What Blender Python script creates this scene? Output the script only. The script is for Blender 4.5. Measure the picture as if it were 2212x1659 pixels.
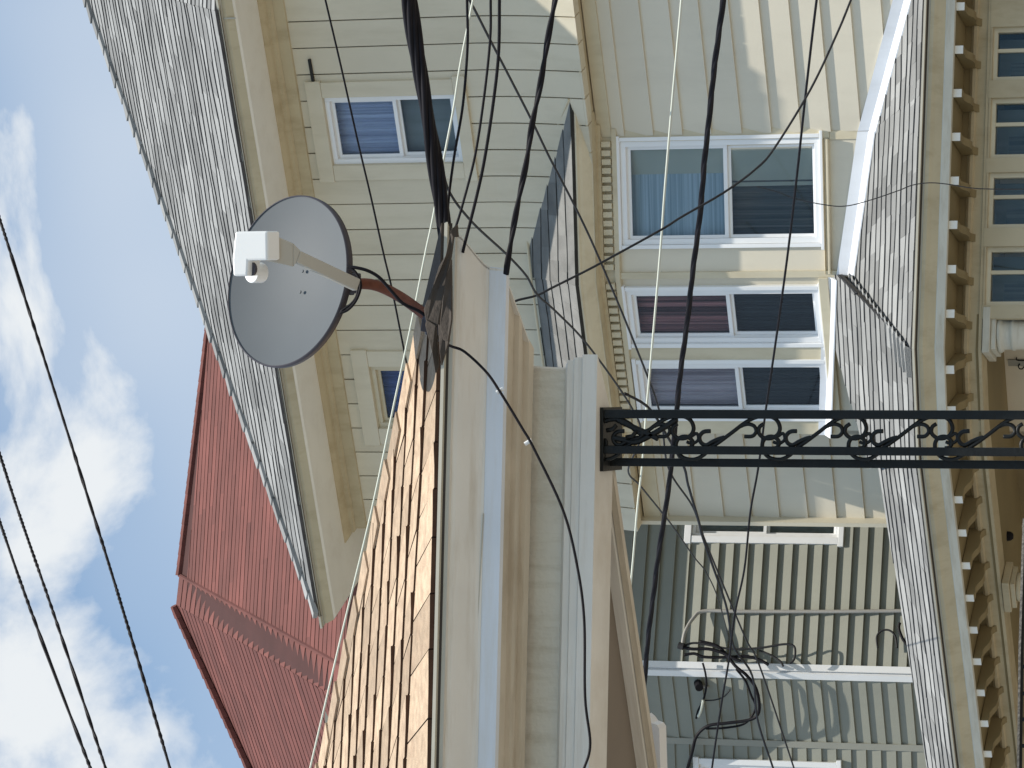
import bpy, math, random
from mathutils import Vector, Matrix
random.seed(7)
rad = math.radians
S = bpy.context.scene
for o in list(bpy.data.objects): bpy.data.objects.remove(o)
COL = S.collection

# ------------------------------------------------------------------ camera
TH = rad(17.0); FP = 7373.0                      # pitch; focal length in units of the 2212-wide picture
CAM = Vector((0, 0, 1.6))
FW = Vector((0, math.cos(TH), math.sin(TH))); UP = Vector((0, -math.sin(TH), math.cos(TH))); RT = Vector((1, 0, 0))
cd = bpy.data.cameras.new('camera'); cam = bpy.data.objects.new('camera', cd); COL.objects.link(cam)
cd.sensor_fit = 'HORIZONTAL'; cd.sensor_width = 36.0; cd.lens = 36.0 * FP / 2212.0
cd.clip_start = 0.1; cd.clip_end = 2000
m3 = Matrix((-UP, RT, -FW)).transposed()         # camera held sideways: picture right = world down
cam.matrix_world = Matrix.Translation(CAM) @ m3.to_4x4()
S.camera = cam

# ------------------------------------------------------------------ light and sky
SUN_AZ, SUN_EL = rad(60), rad(72)                # from the right, a little towards the camera
sdir = Vector((math.cos(SUN_EL)*math.cos(SUN_AZ), -math.cos(SUN_EL)*math.sin(SUN_AZ), math.sin(SUN_EL)))
W = bpy.data.worlds.new('World'); S.world = W; W.use_nodes = True
wn = W.node_tree.nodes; wl = W.node_tree.links; wn.clear()
wo = wn.new('ShaderNodeOutputWorld'); bg = wn.new('ShaderNodeBackground')
sky = wn.new('ShaderNodeTexSky'); sky.sky_type = 'NISHITA'; sky.sun_disc = False
sky.sun_elevation = SUN_EL; sky.sun_rotation = math.atan2(sdir.x, sdir.y)
sky.air_density = 1.0; sky.dust_density = 0.7; sky.ozone_density = 1.0
tc = wn.new('ShaderNodeTexCoord')
mp = wn.new('ShaderNodeMapping'); mp.inputs['Scale'].default_value = (1.0, 1.0, 1.25); mp.inputs['Location'].default_value = (0.37, 0.10, 0.22)
n1 = wn.new('ShaderNodeTexNoise'); n1.inputs['Scale'].default_value = 10.0; n1.inputs['Detail'].default_value = 9; n1.inputs['Roughness'].default_value = 0.56; n1.inputs['Distortion'].default_value = 0.25
n2 = wn.new('ShaderNodeTexNoise'); n2.inputs['Scale'].default_value = 3.2; n2.inputs['Detail'].default_value = 3
r1 = wn.new('ShaderNodeMapRange'); r1.inputs['From Min'].default_value = 0.46; r1.inputs['From Max'].default_value = 0.66; r1.interpolation_type = 'SMOOTHSTEP'
r2 = wn.new('ShaderNodeMapRange'); r2.inputs['From Min'].default_value = 0.36; r2.inputs['From Max'].default_value = 0.62; r2.inputs['To Min'].default_value = 0.10; r2.inputs['To Max'].default_value = 0.62
mx = wn.new('ShaderNodeMath'); mx.operation = 'MAXIMUM'
mixc = wn.new('ShaderNodeMixRGB'); mixc.inputs['Color2'].default_value = (11.8, 12.3, 12.7, 1)
tint = wn.new('ShaderNodeMixRGB'); tint.blend_type = 'MULTIPLY'; tint.inputs['Fac'].default_value = 1.0; tint.inputs['Color2'].default_value = (0.80, 1.78, 2.20, 1)
wl.new(tc.outputs['Generated'], mp.inputs[0]); wl.new(mp.outputs[0], n1.inputs[0]); wl.new(mp.outputs[0], n2.inputs[0])
wl.new(n1.outputs['Fac'], r1.inputs['Value']); wl.new(n2.outputs['Fac'], r2.inputs['Value'])
wl.new(r1.outputs[0], mx.inputs[0]); wl.new(r2.outputs[0], mx.inputs[1])
wl.new(sky.outputs[0], tint.inputs['Color1']); wl.new(tint.outputs[0], mixc.inputs['Color1']); wl.new(mx.outputs[0], mixc.inputs['Fac'])
wl.new(mixc.outputs[0], bg.inputs[0]); bg.inputs[1].default_value = 0.062
wl.new(bg.outputs[0], wo.inputs[0])
sl = bpy.data.lights.new('sun', 'SUN'); sl.energy = 5.0; sl.angle = rad(0.5); sl.color = (1.0, 0.93, 0.82)
so = bpy.data.objects.new('sun', sl); COL.objects.link(so)
so.rotation_euler = sdir.to_track_quat('Z', 'Y').to_euler(); so.location = (8, -4, 30)
vs = S.view_settings; vs.view_transform = 'Standard'; vs.look = 'None'; vs.exposure = 0.2; vs.gamma = 1; vs.use_curve_mapping = False

# ------------------------------------------------------------------ helpers
def ray(X, Y): return FW*FP + RT*(829.5-Y) + UP*(1106-X)
def at(X, Y, y):
    d = ray(X, Y); return CAM + d*(y/d.y)
def hit(X, Y, p0, n):
    d = ray(X, Y); return CAM + d*((p0-CAM).dot(n)/d.dot(n))
def along(deg): a = rad(deg); return Vector((math.cos(a), -math.sin(a), 0))
def vn(deg): a = rad(deg); return Vector((-math.sin(a), -math.cos(a), 0))
Z = Vector((0, 0, 1))
ORG = {}; EDGE = {}
def mat(name, col, rough=0.6, var=0.12, scale=3.0, bump=0.0, bscale=40.0, dirt=None, dirt_amt=0.0, dirt_scale=(6, 6, 1.2), metal=0.0, spec=0.4, rnd=0.0, attr=False):
    m = bpy.data.materials.new(name); m.use_nodes = True
    nt = m.node_tree; N = nt.nodes; L = nt.links; b = N['Principled BSDF']
    b.inputs['Roughness'].default_value = rough; b.inputs['Metallic'].default_value = metal
    b.inputs['Specular IOR Level'].default_value = spec
    t = N.new('ShaderNodeTexCoord'); g = N.new('ShaderNodeNewGeometry')
    no = N.new('ShaderNodeTexNoise'); no.inputs['Scale'].default_value = scale; no.inputs['Detail'].default_value = 6
    L.new(g.outputs['Position'], no.inputs[0])
    mr = N.new('ShaderNodeMapRange'); mr.inputs['To Min'].default_value = 1-var; mr.inputs['To Max'].default_value = 1+var
    mr.inputs['From Min'].default_value = 0.3; mr.inputs['From Max'].default_value = 0.7
    L.new(no.outputs['Fac'], mr.inputs['Value'])
    mul = N.new('ShaderNodeMixRGB'); mul.blend_type = 'MULTIPLY'; mul.inputs[0].default_value = 1; mul.inputs[1].default_value = (*col, 1)
    L.new(mr.outputs[0], mul.inputs[2]); out = mul.outputs[0]
    if rnd:
        if attr:
            at_ = N.new('ShaderNodeAttribute'); at_.attribute_name = 'rnd'; src = at_.outputs['Fac']
        else:
            oi = N.new('ShaderNodeObjectInfo'); src = oi.outputs['Random']
        m2 = N.new('ShaderNodeMapRange'); m2.inputs['To Min'].default_value = 1-rnd; m2.inputs['To Max'].default_value = 1+rnd
        L.new(src, m2.inputs['Value']); mu2 = N.new('ShaderNodeMixRGB'); mu2.blend_type = 'MULTIPLY'; mu2.inputs[0].default_value = 1
        L.new(out, mu2.inputs[1]); L.new(m2.outputs[0], mu2.inputs[2]); out = mu2.outputs[0]
    if dirt:
        mm = N.new('ShaderNodeMapping'); mm.inputs['Scale'].default_value = dirt_scale
        nd = N.new('ShaderNodeTexNoise'); nd.inputs['Scale'].default_value = 1.0; nd.inputs['Detail'].default_value = 8; nd.inputs['Roughness'].default_value = 0.65
        L.new(g.outputs['Position'], mm.inputs[0]); L.new(mm.outputs[0], nd.inputs[0])
        md = N.new('ShaderNodeMapRange'); md.inputs['From Min'].default_value = 0.48; md.inputs['From Max'].default_value = 0.75; md.inputs['To Max'].default_value = dirt_amt
        L.new(nd.outputs['Fac'], md.inputs['Value'])
        mixd = N.new('ShaderNodeMixRGB'); mixd.inputs[2].default_value = (*dirt, 1); L.new(md.outputs[0], mixd.inputs[0]); L.new(out, mixd.inputs[1]); out = mixd.outputs[0]
    L.new(out, b.inputs['Base Color'])
    if bump:
        nb = N.new('ShaderNodeTexNoise'); nb.inputs['Scale'].default_value = bscale; nb.inputs['Detail'].default_value = 5
        L.new(g.outputs['Position'], nb.inputs[0]); bp = N.new('ShaderNodeBump'); bp.inputs['Strength'].default_value = bump; bp.inputs['Distance'].default_value = 0.01
        L.new(nb.outputs['Fac'], bp.inputs['Height']); L.new(bp.outputs[0], b.inputs['Normal'])
    return m
def glassmat(name, tintc=(0.85, 0.9, 0.92)):
    m = bpy.data.materials.new(name); m.use_nodes = True; N = m.node_tree.nodes; L = m.node_tree.links; N.clear()
    o = N.new('ShaderNodeOutputMaterial'); tr = N.new('ShaderNodeBsdfTransparent'); tr.inputs[0].default_value = (*tintc, 1)
    gl = N.new('ShaderNodeBsdfGlossy'); gl.inputs['Roughness'].default_value = 0.02; gl.inputs[0].default_value = (0.9, 0.93, 1, 1)
    f = N.new('ShaderNodeFresnel'); f.inputs[0].default_value = 1.33; mxs = N.new('ShaderNodeMixShader')
    L.new(f.outputs[0], mxs.inputs[0]); L.new(tr.outputs[0], mxs.inputs[1]); L.new(gl.outputs[0], mxs.inputs[2]); L.new(mxs.outputs[0], o.inputs[0])
    return m
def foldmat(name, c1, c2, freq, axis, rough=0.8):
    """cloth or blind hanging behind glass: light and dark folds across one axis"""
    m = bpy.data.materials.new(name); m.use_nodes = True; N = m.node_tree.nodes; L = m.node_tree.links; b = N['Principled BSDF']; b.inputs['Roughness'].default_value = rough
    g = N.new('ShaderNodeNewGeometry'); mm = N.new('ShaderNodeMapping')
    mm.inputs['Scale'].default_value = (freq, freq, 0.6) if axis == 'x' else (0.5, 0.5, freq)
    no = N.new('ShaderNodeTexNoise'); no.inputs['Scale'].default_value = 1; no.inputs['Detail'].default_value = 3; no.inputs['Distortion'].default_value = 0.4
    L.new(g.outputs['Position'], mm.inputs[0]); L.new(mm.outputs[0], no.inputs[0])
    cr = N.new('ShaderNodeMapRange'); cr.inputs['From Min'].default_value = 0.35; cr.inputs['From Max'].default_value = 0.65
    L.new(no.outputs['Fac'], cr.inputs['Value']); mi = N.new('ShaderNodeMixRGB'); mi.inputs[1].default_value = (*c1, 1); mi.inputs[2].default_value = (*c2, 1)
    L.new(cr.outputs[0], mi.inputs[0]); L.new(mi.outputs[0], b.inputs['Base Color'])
    return m

class MB:
    def __init__(s): s.v = []; s.f = []; s.r = []; s.e = set()
    def add(s, vs_, fs, r=None):
        k = len(s.v); s.v += [Vector(p) for p in vs_]
        r = random.random() if r is None else r
        for f in fs: s.f.append([i+k for i in f]); s.r.append(r)
        return s
    def prism(s, ring0, ring1, r=None, caps=(True, True), edge=False):
        n = len(ring0); fs = []; k0 = len(s.f)+(1 if caps[0] else 0)+(1 if caps[1] else 0)
        if edge: s.e |= set(range(k0, k0+n))
        if caps[0]: fs.append(list(range(n))[::-1])
        if caps[1]: fs.append(list(range(n, 2*n)))
        for i in range(n): j = (i+1) % n; fs.append([i, j, n+j, n+i])
        return s.add(list(ring0)+list(ring1), fs, r)
    def box(s, c, ax, ay, az, r=None):
        """centre and three half-vectors"""
        c = Vector(c); q = [c-ax-ay-az, c+ax-ay-az, c+ax+ay-az, c-ax+ay-az]
        return s.prism(q, [p+2*az for p in q], r)
    def tube(s, pts, r, n=8, closed=False, radii=None):
        pts = [Vector(p) for p in pts]; m = len(pts); rings = []; prev = None
        for i in range(m):
            a = pts[(i-1) % m] if (closed or i) else pts[0]; b = pts[(i+1) % m] if (closed or i < m-1) else pts[-1]
            t = (b-a).normalized()
            if prev is None:
                h = Vector((0, 0, 1)) if abs(t.z) < 0.9 else Vector((0, 1, 0)); nrm = t.cross(h).normalized()
            else: nrm = (prev - t*prev.dot(t)).normalized()
            prev = nrm; bn = t.cross(nrm); rr = radii[i] if radii else r
            rings.append([pts[i]+(nrm*math.cos(2*math.pi*k/n)+bn*math.sin(2*math.pi*k/n))*rr for k in range(n)])
        vv = [p for q in rings for p in q]; fs = []
        for i in range(m if closed else m-1):
            i2 = (i+1) % m
            for k in range(n): k2 = (k+1) % n; fs.append([i*n+k, i*n+k2, i2*n+k2, i2*n+k])
        if not closed: fs.append(list(range(n))[::-1]); fs.append([(m-1)*n+k for k in range(n)])
        return s.add(vv, fs)
    def build(s, name, m, parent=None, label=None, stuff=False, smooth=False, attr=False, cat=None, group=None, kind=None, bevel=0):
        if not s.v: return None
        lo = Vector([min(p[i] for p in s.v) for i in range(3)]); hi = Vector([max(p[i] for p in s.v) for i in range(3)]); c = (lo+hi)/2
        me = bpy.data.meshes.new(name); me.from_pydata([p-c for p in s.v], [], s.f); me.update()
        if attr:
            a = me.attributes.new('rnd', 'FLOAT', 'FACE'); a.data.foreach_set('value', s.r)
        if smooth: me.shade_smooth()
        me.materials.append(m)
        if s.e:
            me.materials.append(EDGE.get(m.name, m))
            for i in s.e: me.polygons[i].material_index = 1
        o = bpy.data.objects.new(name, me); COL.objects.link(o)
        ORG[o.name] = c
        if parent is not None: o.parent = parent; o.location = c-ORG[parent.name]
        else: o.location = c
        if bevel:
            bv = o.modifiers.new('bevel', 'BEVEL'); bv.width = bevel; bv.segments = 2; bv.limit_method = 'ANGLE'
        if label: o['label'] = label
        if cat: o['category'] = cat
        if group: o['group'] = group
        if stuff: o['kind'] = 'stuff'
        if kind: o['kind'] = kind
        return o
def thing(name, loc, label, cat, group=None):
    o = bpy.data.objects.new(name, None); COL.objects.link(o); o.location = loc; ORG[o.name] = Vector(loc)
    o.empty_display_size = 0.1; o['label'] = label; o['category'] = cat
    if group: o['group'] = group
    return o
def inst(src, loc, parent, rotz=0.0):
    c = src.copy(); COL.objects.link(c); c.parent = parent; c.location = Vector(loc)-ORG[parent.name]; c.rotation_euler = (0, 0, rotz); ORG[c.name] = Vector(loc); return c

def clip(poly, a, b, c):
    """keep a*s+b*t<=c"""
    out = []; n = len(poly)
    for i in range(n):
        p, q = poly[i], poly[(i+1) % n]; dp = a*p[0]+b*p[1]-c; dq = a*q[0]+b*q[1]-c
        if dp <= 0: out.append(p)
        if (dp < 0 < dq) or (dq < 0 < dp):
            u = dp/(dp-dq); out.append((p[0]+(q[0]-p[0])*u, p[1]+(q[1]-p[1])*u))
    return out
def clip_poly(sub, conv):
    n = len(conv); ar = sum(conv[i][0]*conv[(i+1) % n][1]-conv[(i+1) % n][0]*conv[i][1] for i in range(n))
    sg = 1 if ar > 0 else -1
    for i in range(n):
        p, q = conv[i], conv[(i+1) % n]; ex, ey = (q[0]-p[0])*sg, (q[1]-p[1])*sg
        sub = clip(sub, ey, -ex, ey*p[0]-ex*p[1])
        if len(sub) < 3: return []
    return sub
def area(p): return abs(sum(p[i][0]*p[(i+1) % len(p)][1]-p[(i+1) % len(p)][0]*p[i][1] for i in range(len(p))))/2
class Plane:
    """horizontal axis a (to the right), axis b (up the slope), outward normal n"""
    def __init__(s, o, deg, slope=90):
        s.o = Vector(o); s.a = along(deg); back = -vn(deg); q = rad(slope)
        s.b = back*math.cos(q)+Z*math.sin(q); s.n = (-back*math.sin(q)+Z*math.cos(q)); s.deg = deg
    def st(s, p): d = Vector(p)-s.o; return (d.dot(s.a), d.dot(s.b))
    def px(s, X, Y): return s.st(hit(X, Y, s.o, s.n))
    def p3(s, q, h=0): return s.o+s.a*q[0]+s.b*q[1]+s.n*h
def slab(pl, poly, h0, h1): 
    m = MB(); m.prism([pl.p3(q, h0) for q in poly], [pl.p3(q, h1) for q in poly]); return m
def rect(s0, t0, s1, t1): return [(s0, t0), (s1, t0), (s1, t1), (s0, t1)]
def wedge(m, pl, poly, ta, tb, hb, ht, h0=-0.01, r=None, jit=0.0):
    """a lapped piece: thick (hb) at its lower edge ta, thin (ht) at tb"""
    j = random.uniform(-jit, jit)
    f = lambda t: hb+j+(ht-hb)*((t-ta)/(tb-ta))
    m.prism([pl.p3(q, h0) for q in poly], [pl.p3(q, f(q[1])) for q in poly], r)
def shingles(pl, poly, expo, width, th, skew=0.0, tfun=None, jit=0.004, each=None, wob=0.0):
    """wavy rows of tabs clipped to a convex outline; returns a list of (area,MB) or one MB"""
    ts = [q[1] for q in poly]; ss = [q[0] for q in poly]; out = []; m = MB()
    t0 = min(ts) if tfun is None else 0; k = 0; ph = [random.uniform(0, 6.3) for _ in range(400)]
    base = tfun if tfun else (lambda kk, s_: t0+kk*expo)
    F = lambda kk, s_: base(kk, s_)+(wob*(0.6*math.sin(s_*3.1+ph[kk])+0.4*math.sin(s_*8.3+ph[kk+1])) if kk else 0)
    while t0+k*expo < max(ts)+expo:
        s = min(ss)-width*2+random.uniform(0, width)
        while s < max(ss)+width*2:
            w = width*random.uniform(0.75, 1.25); g = 0.003 if each else 0.0
            w1, w2 = random.uniform(-wob, wob)*0.35, random.uniform(-wob, wob)*0.35
            q = [(s+g, F(k, s)+w1), (s+w*0.5, F(k, s+w*0.5)+(w1+w2)/2), (s+w-g, F(k, s+w)+w2), (s+w-g+skew, F(k+1, s+w+skew)+expo*0.06), (s+w*0.5+skew, F(k+1, s+w*0.5+skew)+expo*0.06), (s+g+skew, F(k+1, s+skew)+expo*0.06)]
            q = [(a_, max(b_, t0)) for a_, b_ in q]
            c = clip_poly(q, poly)
            if len(c) >= 3 and area(c) > expo*width*0.02:
                mm = MB() if each else m; curl = random.choice((0, 0.002, 0.004, 0.006)); hb = th*random.uniform(0.8, 1.25); r_ = random.random()
                def h(p, hb=hb, k=k, s=s, w=w, curl=curl):
                    a0, a1 = F(k, p[0]), F(k+1, p[0]); u = min(1, max(0, (p[1]-a0)/max(1e-4, a1-a0))); return hb*(1-u)+th*0.1*u+(curl*(1-u)*min(1, max(0, (p[0]-s)/w))**2 if each else 0)
                mm.prism([pl.p3(p, -0.010) for p in c], [pl.p3(p, h(p)) for p in c], r_, caps=(bool(each), True), edge=True)
                if each: out.append((area(c), mm))
            s += w
        k += 1
    return out if each else m

def sweep(path, prof, closed_prof=False, endw=None):
    """path: list of Vector xy (left to right as the camera sees it), prof: (outward offset, z); mitred"""
    n = len(path); P = [Vector((p[0], p[1], 0)) for p in path]; rows = []
    for i in range(n):
        d1 = (P[i]-P[i-1]).normalized() if i else None; d2 = (P[i+1]-P[i]).normalized() if i < n-1 else None
        no = lambda d: Vector((d.y, -d.x, 0))
        if d1 is None: w = no(d2); k = 1
        elif d2 is None: w, k = (endw, 1) if endw is not None else (no(d1), 1)
        else: w = (no(d1)+no(d2)).normalized(); k = 1/max(0.2, w.dot(no(d1)))
        rows.append([P[i]+w*(o*k)+Z*z for o, z in prof])
    m = MB(); L = len(prof); vv = [p for r_ in rows for p in r_]; fs = []
    for i in range(n-1):
        for k in range(L-1+(1 if closed_prof else 0)):
            k2 = (k+1) % L; fs.append([i*L+k, (i+1)*L+k, (i+1)*L+k2, i*L+k2])
    if closed_prof: fs.append(list(range(L))); fs.append([(n-1)*L+k for k in range(L)][::-1])
    m.add(vv, fs); return m
def spline(pts, per=8):
    pts = [Vector(p) for p in pts]; out = []
    if len(pts) == 2: return [pts[0].lerp(pts[1], i/per) for i in range(per+1)]
    for i in range(len(pts)-1):
        p0 = pts[max(i-1, 0)]; p1 = pts[i]; p2 = pts[i+1]; p3 = pts[min(i+2, len(pts)-1)]
        for k in range(per):
            t = k/per; out.append(0.5*((2*p1)+(p2-p0)*t+(2*p0-5*p1+4*p2-p3)*t*t+(3*p1-p0-3*p2+p3)*t**3))
    out.append(pts[-1]); return out

# ------------------------------------------------------------------ materials
M = {}
M['board'] = mat('upper_board_paint', (0.62, 0.565, 0.44), 0.6, 0.06, 1.2, 0.05, 60, (0.36, 0.31, 0.20), 0.35, (5, 5, 1.0), rnd=0.035)
M['lap'] = mat('lap_board_paint', (0.65, 0.60, 0.49), 0.55, 0.05, 1.0, 0.04, 50, (0.42, 0.38, 0.30), 0.22, (4, 4, 1.0), rnd=0.03)
M['trim'] = mat('cream_trim_paint', (0.60, 0.54, 0.40), 0.55, 0.06, 2.0, 0.06, 40, (0.36, 0.29, 0.17), 0.35, (7, 7, 2.5))
M['tan'] = mat('tan_trim_paint', (0.50, 0.43, 0.29), 0.6, 0.08, 2.5, 0.1, 30, (0.30, 0.22, 0.12), 0.5, (9, 9, 3.5))
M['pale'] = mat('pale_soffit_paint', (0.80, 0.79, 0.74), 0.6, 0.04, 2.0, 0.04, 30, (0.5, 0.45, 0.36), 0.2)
M['worn'] = mat('worn_fillet_paint', (0.58, 0.57, 0.50), 0.6, 0.08, 4, 0.15, 30, (0.34, 0.29, 0.19), 0.6, (3, 3, 20))
M['drip'] = mat('grey_drip_edge', (0.46, 0.44, 0.37), 0.6, 0.1)
M['white'] = mat('white_vinyl_frame', (0.80, 0.81, 0.82), 0.35, 0.03)
M['flash'] = mat('white_metal_flashing', (0.78, 0.80, 0.84), 0.4, 0.06, 3, 0.05, 20, (0.5, 0.5, 0.5), 0.25)
M['gshingle'] = mat('grey_asphalt_shingle', (0.225, 0.23, 0.23), 0.85, 0.14, 3.5, 0.5, 120, rnd=0.30, attr=True)
M['bshingle'] = mat('bay_roof_shingle', (0.17, 0.17, 0.165), 0.85, 0.15, 9, 0.5, 120, rnd=0.18, attr=True)
M['rshingle'] = mat('red_asphalt_shingle', (0.138, 0.046, 0.038), 0.85, 0.16, 2.0, 0.5, 60, rnd=0.18, attr=True)
M['tshingle'] = mat('tan_asphalt_shingle', (0.42, 0.315, 0.22), 0.85, 0.18, 30, 0.6, 160, (0.28, 0.18, 0.12), 0.6, (16, 16, 16), rnd=0.27)
M['dshingle'] = mat('dark_torn_shingle', (0.055, 0.043, 0.034), 0.8, 0.25, 12, 0.4, 60)
M['deck'] = mat('roof_deck', (0.05, 0.045, 0.04), 0.9)
M['reddeck'] = mat('red_roof_underlay', (0.055, 0.02, 0.018), 0.9)
M['crown'] = mat('porch_crown_paint', (0.72, 0.71, 0.67), 0.55, 0.07, 3, 0.12, 40, (0.48, 0.42, 0.33), 0.6, (2.2, 2.2, 34))
M['fillet'] = mat('sky_tinted_fascia_paint', (0.68, 0.73, 0.80), 0.5, 0.05, 3, 0.08, 30, (0.58, 0.56, 0.50), 0.5, (2, 2, 26))  # blue reflected from the sky is put into this colour
M['bed'] = mat('tan_bed_moulding_paint', (0.56, 0.51, 0.42), 0.6, 0.08, 5, 0.15, 40, (0.30, 0.24, 0.16), 0.55, (3, 3, 40))
M['frieze'] = mat('crackled_frieze_paint', (0.66, 0.65, 0.59), 0.65, 0.07, 4, 0.35, 70, (0.40, 0.37, 0.29), 0.5, (26, 26, 4))
M['ceil'] = mat('brown_porch_ceiling', (0.20, 0.165, 0.13), 0.7, 0.06)
M['iron'] = mat('black_wrought_iron', (0.008, 0.009, 0.009), 0.45, 0.3, 20, 0.2, 60, spec=0.25)
M['dish'] = mat('grey_dish_enamel', (0.095, 0.108, 0.120), 0.6, 0.04, 5, spec=0.2)
M['rim'] = mat('dark_dish_rim', (0.05, 0.045, 0.055), 0.5)
M['arm'] = mat('grey_feed_arm', (0.44, 0.42, 0.37), 0.5, 0.05)
M['lnb'] = mat('white_plastic', (0.82, 0.83, 0.83), 0.4, 0.02)
M['rust'] = mat('rusty_mast_pipe', (0.17, 0.055, 0.03), 0.7, 0.3, 25, 0.3, 60)
M['black'] = mat('black_cable', (0.010, 0.009, 0.012), 0.55, 0.2, 20, spec=0.15)
M['cable_grey'] = mat('weathered_grey_cable', (0.035, 0.035, 0.038), 0.6, 0.2, 20, spec=0.15)
M['cable_white'] = mat('white_cable', (0.62, 0.64, 0.55), 0.5, 0.05)
M['gsid'] = mat('grey_siding_paint', (0.25, 0.255, 0.215), 0.5, 0.06, 1.5, 0.05, 30, (0.2, 0.2, 0.17), 0.3, rnd=0.03)
M['gtrim'] = mat('grey_trim_paint', (0.30, 0.30, 0.26), 0.5, 0.05)
M['conduit'] = mat('grey_conduit', (0.36, 0.35, 0.33), 0.4, 0.05)
M['pbrown'] = mat('brown_porch_wall', (0.24, 0.19, 0.10), 0.7, 0.1, 2)
M['glass'] = glassmat('window_glass')
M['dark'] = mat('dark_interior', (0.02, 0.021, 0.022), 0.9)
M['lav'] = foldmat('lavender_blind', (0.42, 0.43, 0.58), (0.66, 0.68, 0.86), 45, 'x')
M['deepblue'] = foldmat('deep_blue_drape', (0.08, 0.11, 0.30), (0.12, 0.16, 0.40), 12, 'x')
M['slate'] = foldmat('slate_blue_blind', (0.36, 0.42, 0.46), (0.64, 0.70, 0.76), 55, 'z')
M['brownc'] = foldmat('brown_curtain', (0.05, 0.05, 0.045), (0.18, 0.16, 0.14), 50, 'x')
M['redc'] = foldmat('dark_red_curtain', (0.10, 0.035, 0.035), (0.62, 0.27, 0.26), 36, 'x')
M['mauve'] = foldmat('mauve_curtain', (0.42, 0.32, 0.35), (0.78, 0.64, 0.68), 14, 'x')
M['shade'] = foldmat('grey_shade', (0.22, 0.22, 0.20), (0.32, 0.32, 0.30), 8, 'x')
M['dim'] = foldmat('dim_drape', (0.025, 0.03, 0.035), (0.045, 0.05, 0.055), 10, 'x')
M['greyp'] = mat('grey_door_panel', (0.30, 0.30, 0.27), 0.6)
M['asph'] = mat('street_asphalt', (0.08, 0.08, 0.08), 0.85, 0.2, 1)
M['conc'] = mat('pavement_concrete', (0.24, 0.215, 0.18), 0.8, 0.1, 0.8)

for a_, c_ in (('grey_asphalt_shingle', (0.07, 0.07, 0.075)), ('bay_roof_shingle', (0.03, 0.032, 0.03)), ('red_asphalt_shingle', (0.045, 0.016, 0.014)), ('tan_asphalt_shingle', (0.07, 0.035, 0.02))):
    EDGE[a_] = mat(a_+'_shaded_cut_edge', c_, 0.9, 0.3, 12)  # dark asphalt edge, also painting in the shadow line under each course
# ------------------------------------------------------------------ ground
g = MB(); g.add([(-400, -400, -0.02), (400, -400, -0.02), (400, 400, -0.02), (-400, 400, -0.02)], [[0, 1, 2, 3]]); g.build('ground', M['conc'], kind='structure')
g = MB(); g.box((0, -3, -0.004), Vector((60, 0, 0)), Vector((0, 4, 0)), Vector((0, 0, 0.006))); g.build('road', M['asph'], kind='structure')
g = MB(); g.box((0, 4.2, 0.05), Vector((60, 0, 0)), Vector((0, 3.1, 0)), Vector((0, 0, 0.07))); g.build('pavement', M['conc'], kind='structure')

# ================================================================== YELLOW HOUSE
E0 = at(1840, 590, 23.0)
PA = Plane(E0, 6); PB = Plane(E0, 25)
cA = hit(1885, 280, E0, PA.n)
PW = Plane(cA, 25)                                   # main lower wall
PU = Plane(cA+PW.n*0.10, 25)                         # upper wall of vertical boards
house = thing('cream_house', (cA.x, cA.y+1, 0), 'cream three-storey house with vertical boards, grey shingled eaves and white-framed bay windows behind the cables', 'house')

# --- eave of the main roof: profile offsets measured from the upper wall, heights read at one column
def zo(X, Y, o, pl=PU):
    p = hit(X, Y, pl.o+pl.n*o, pl.n); return p.z
def px_xy(X, Y, o, pl=PU):
    p = hit(X, Y, pl.o+pl.n*o, pl.n); return p
Yr = 219
OV = 0.56
z_sh = zo(502, Yr, OV+0.03); z_f0 = zo(514, Yr, OV); z_f1 = zo(537, Yr, OV-0.02); z_s1 = zo(590, Yr, 0.12); z_b = zo(622, Yr, 0.04); z_fr = zo(645, Yr, 0.04)
sL = PU.px(700, 1358)[0]; sR = PU.px(500, 28)[0]
c_far = PU.o+PU.a*PU.st(px_xy(705, 1358, OV+0.03))[0]      # left eave corner projected on the wall line
c_near = PU.o+PU.a*PU.st(px_xy(470, 26, OV+0.03))[0]
def xy(v): return (v.x, v.y)
lcor = c_far + PU.a*(OV+0.03)        # wall-line point so that the mitred corner lands on the eave corner
path = [xy(lcor-PU.n*5), xy(lcor), xy(c_near), xy(c_near+along(-2)*2.4)]
# left return has its outward side facing left
prof_drip = [(OV+0.03, z_sh), (OV+0.03, z_sh-0.012), (OV-0.005, z_f0)]
sweep(path, [(OV-0.1, z_sh+0.01), (OV+0.03, z_sh), (OV+0.03, z_sh-0.015), (OV+0.004, z_sh-0.02), (OV+0.004, z_f0)]).build('drip_edge', M['drip'], house)
sweep(path, [(OV-0.02, z_f0+0.03), (OV, z_f0+0.003), (OV, z_f0-0.02), (OV-0.02, z_f1)]).build('fascia', M['tan'], house)
sweep(path, [(OV-0.022, z_f1+0.01), (OV-0.022, z_f1), (OV-0.04, z_f1-0.012), (0.12, z_s1)]).build('soffit', M['pale'], house)
mid = (z_s1+z_b)/2
sweep(path, [(0.122, z_s1+0.012), (0.118, z_s1-0.01), (0.09, z_s1-0.03), (0.062, mid), (0.06, z_b+0.012), (0.04, z_b)]).build('bed_moulding', M['tan'], house)
sweep(path, [(0.038, z_b+0.02), (0.038, z_fr), (0.0, z_fr-0.01)]).build('frieze', M['tan'], house)
# joint in the fascia near the picture edge
jt = px_xy(530, 38, OV+0.0)
m = MB(); m.box(Vector((jt.x, jt.y, (z_f1+z_f0)/2))+PU.n*0.002, PU.a*0.005, PU.n*0.002, Z*0.05); m.build('fascia_joint', M['drip'], house)

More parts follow.
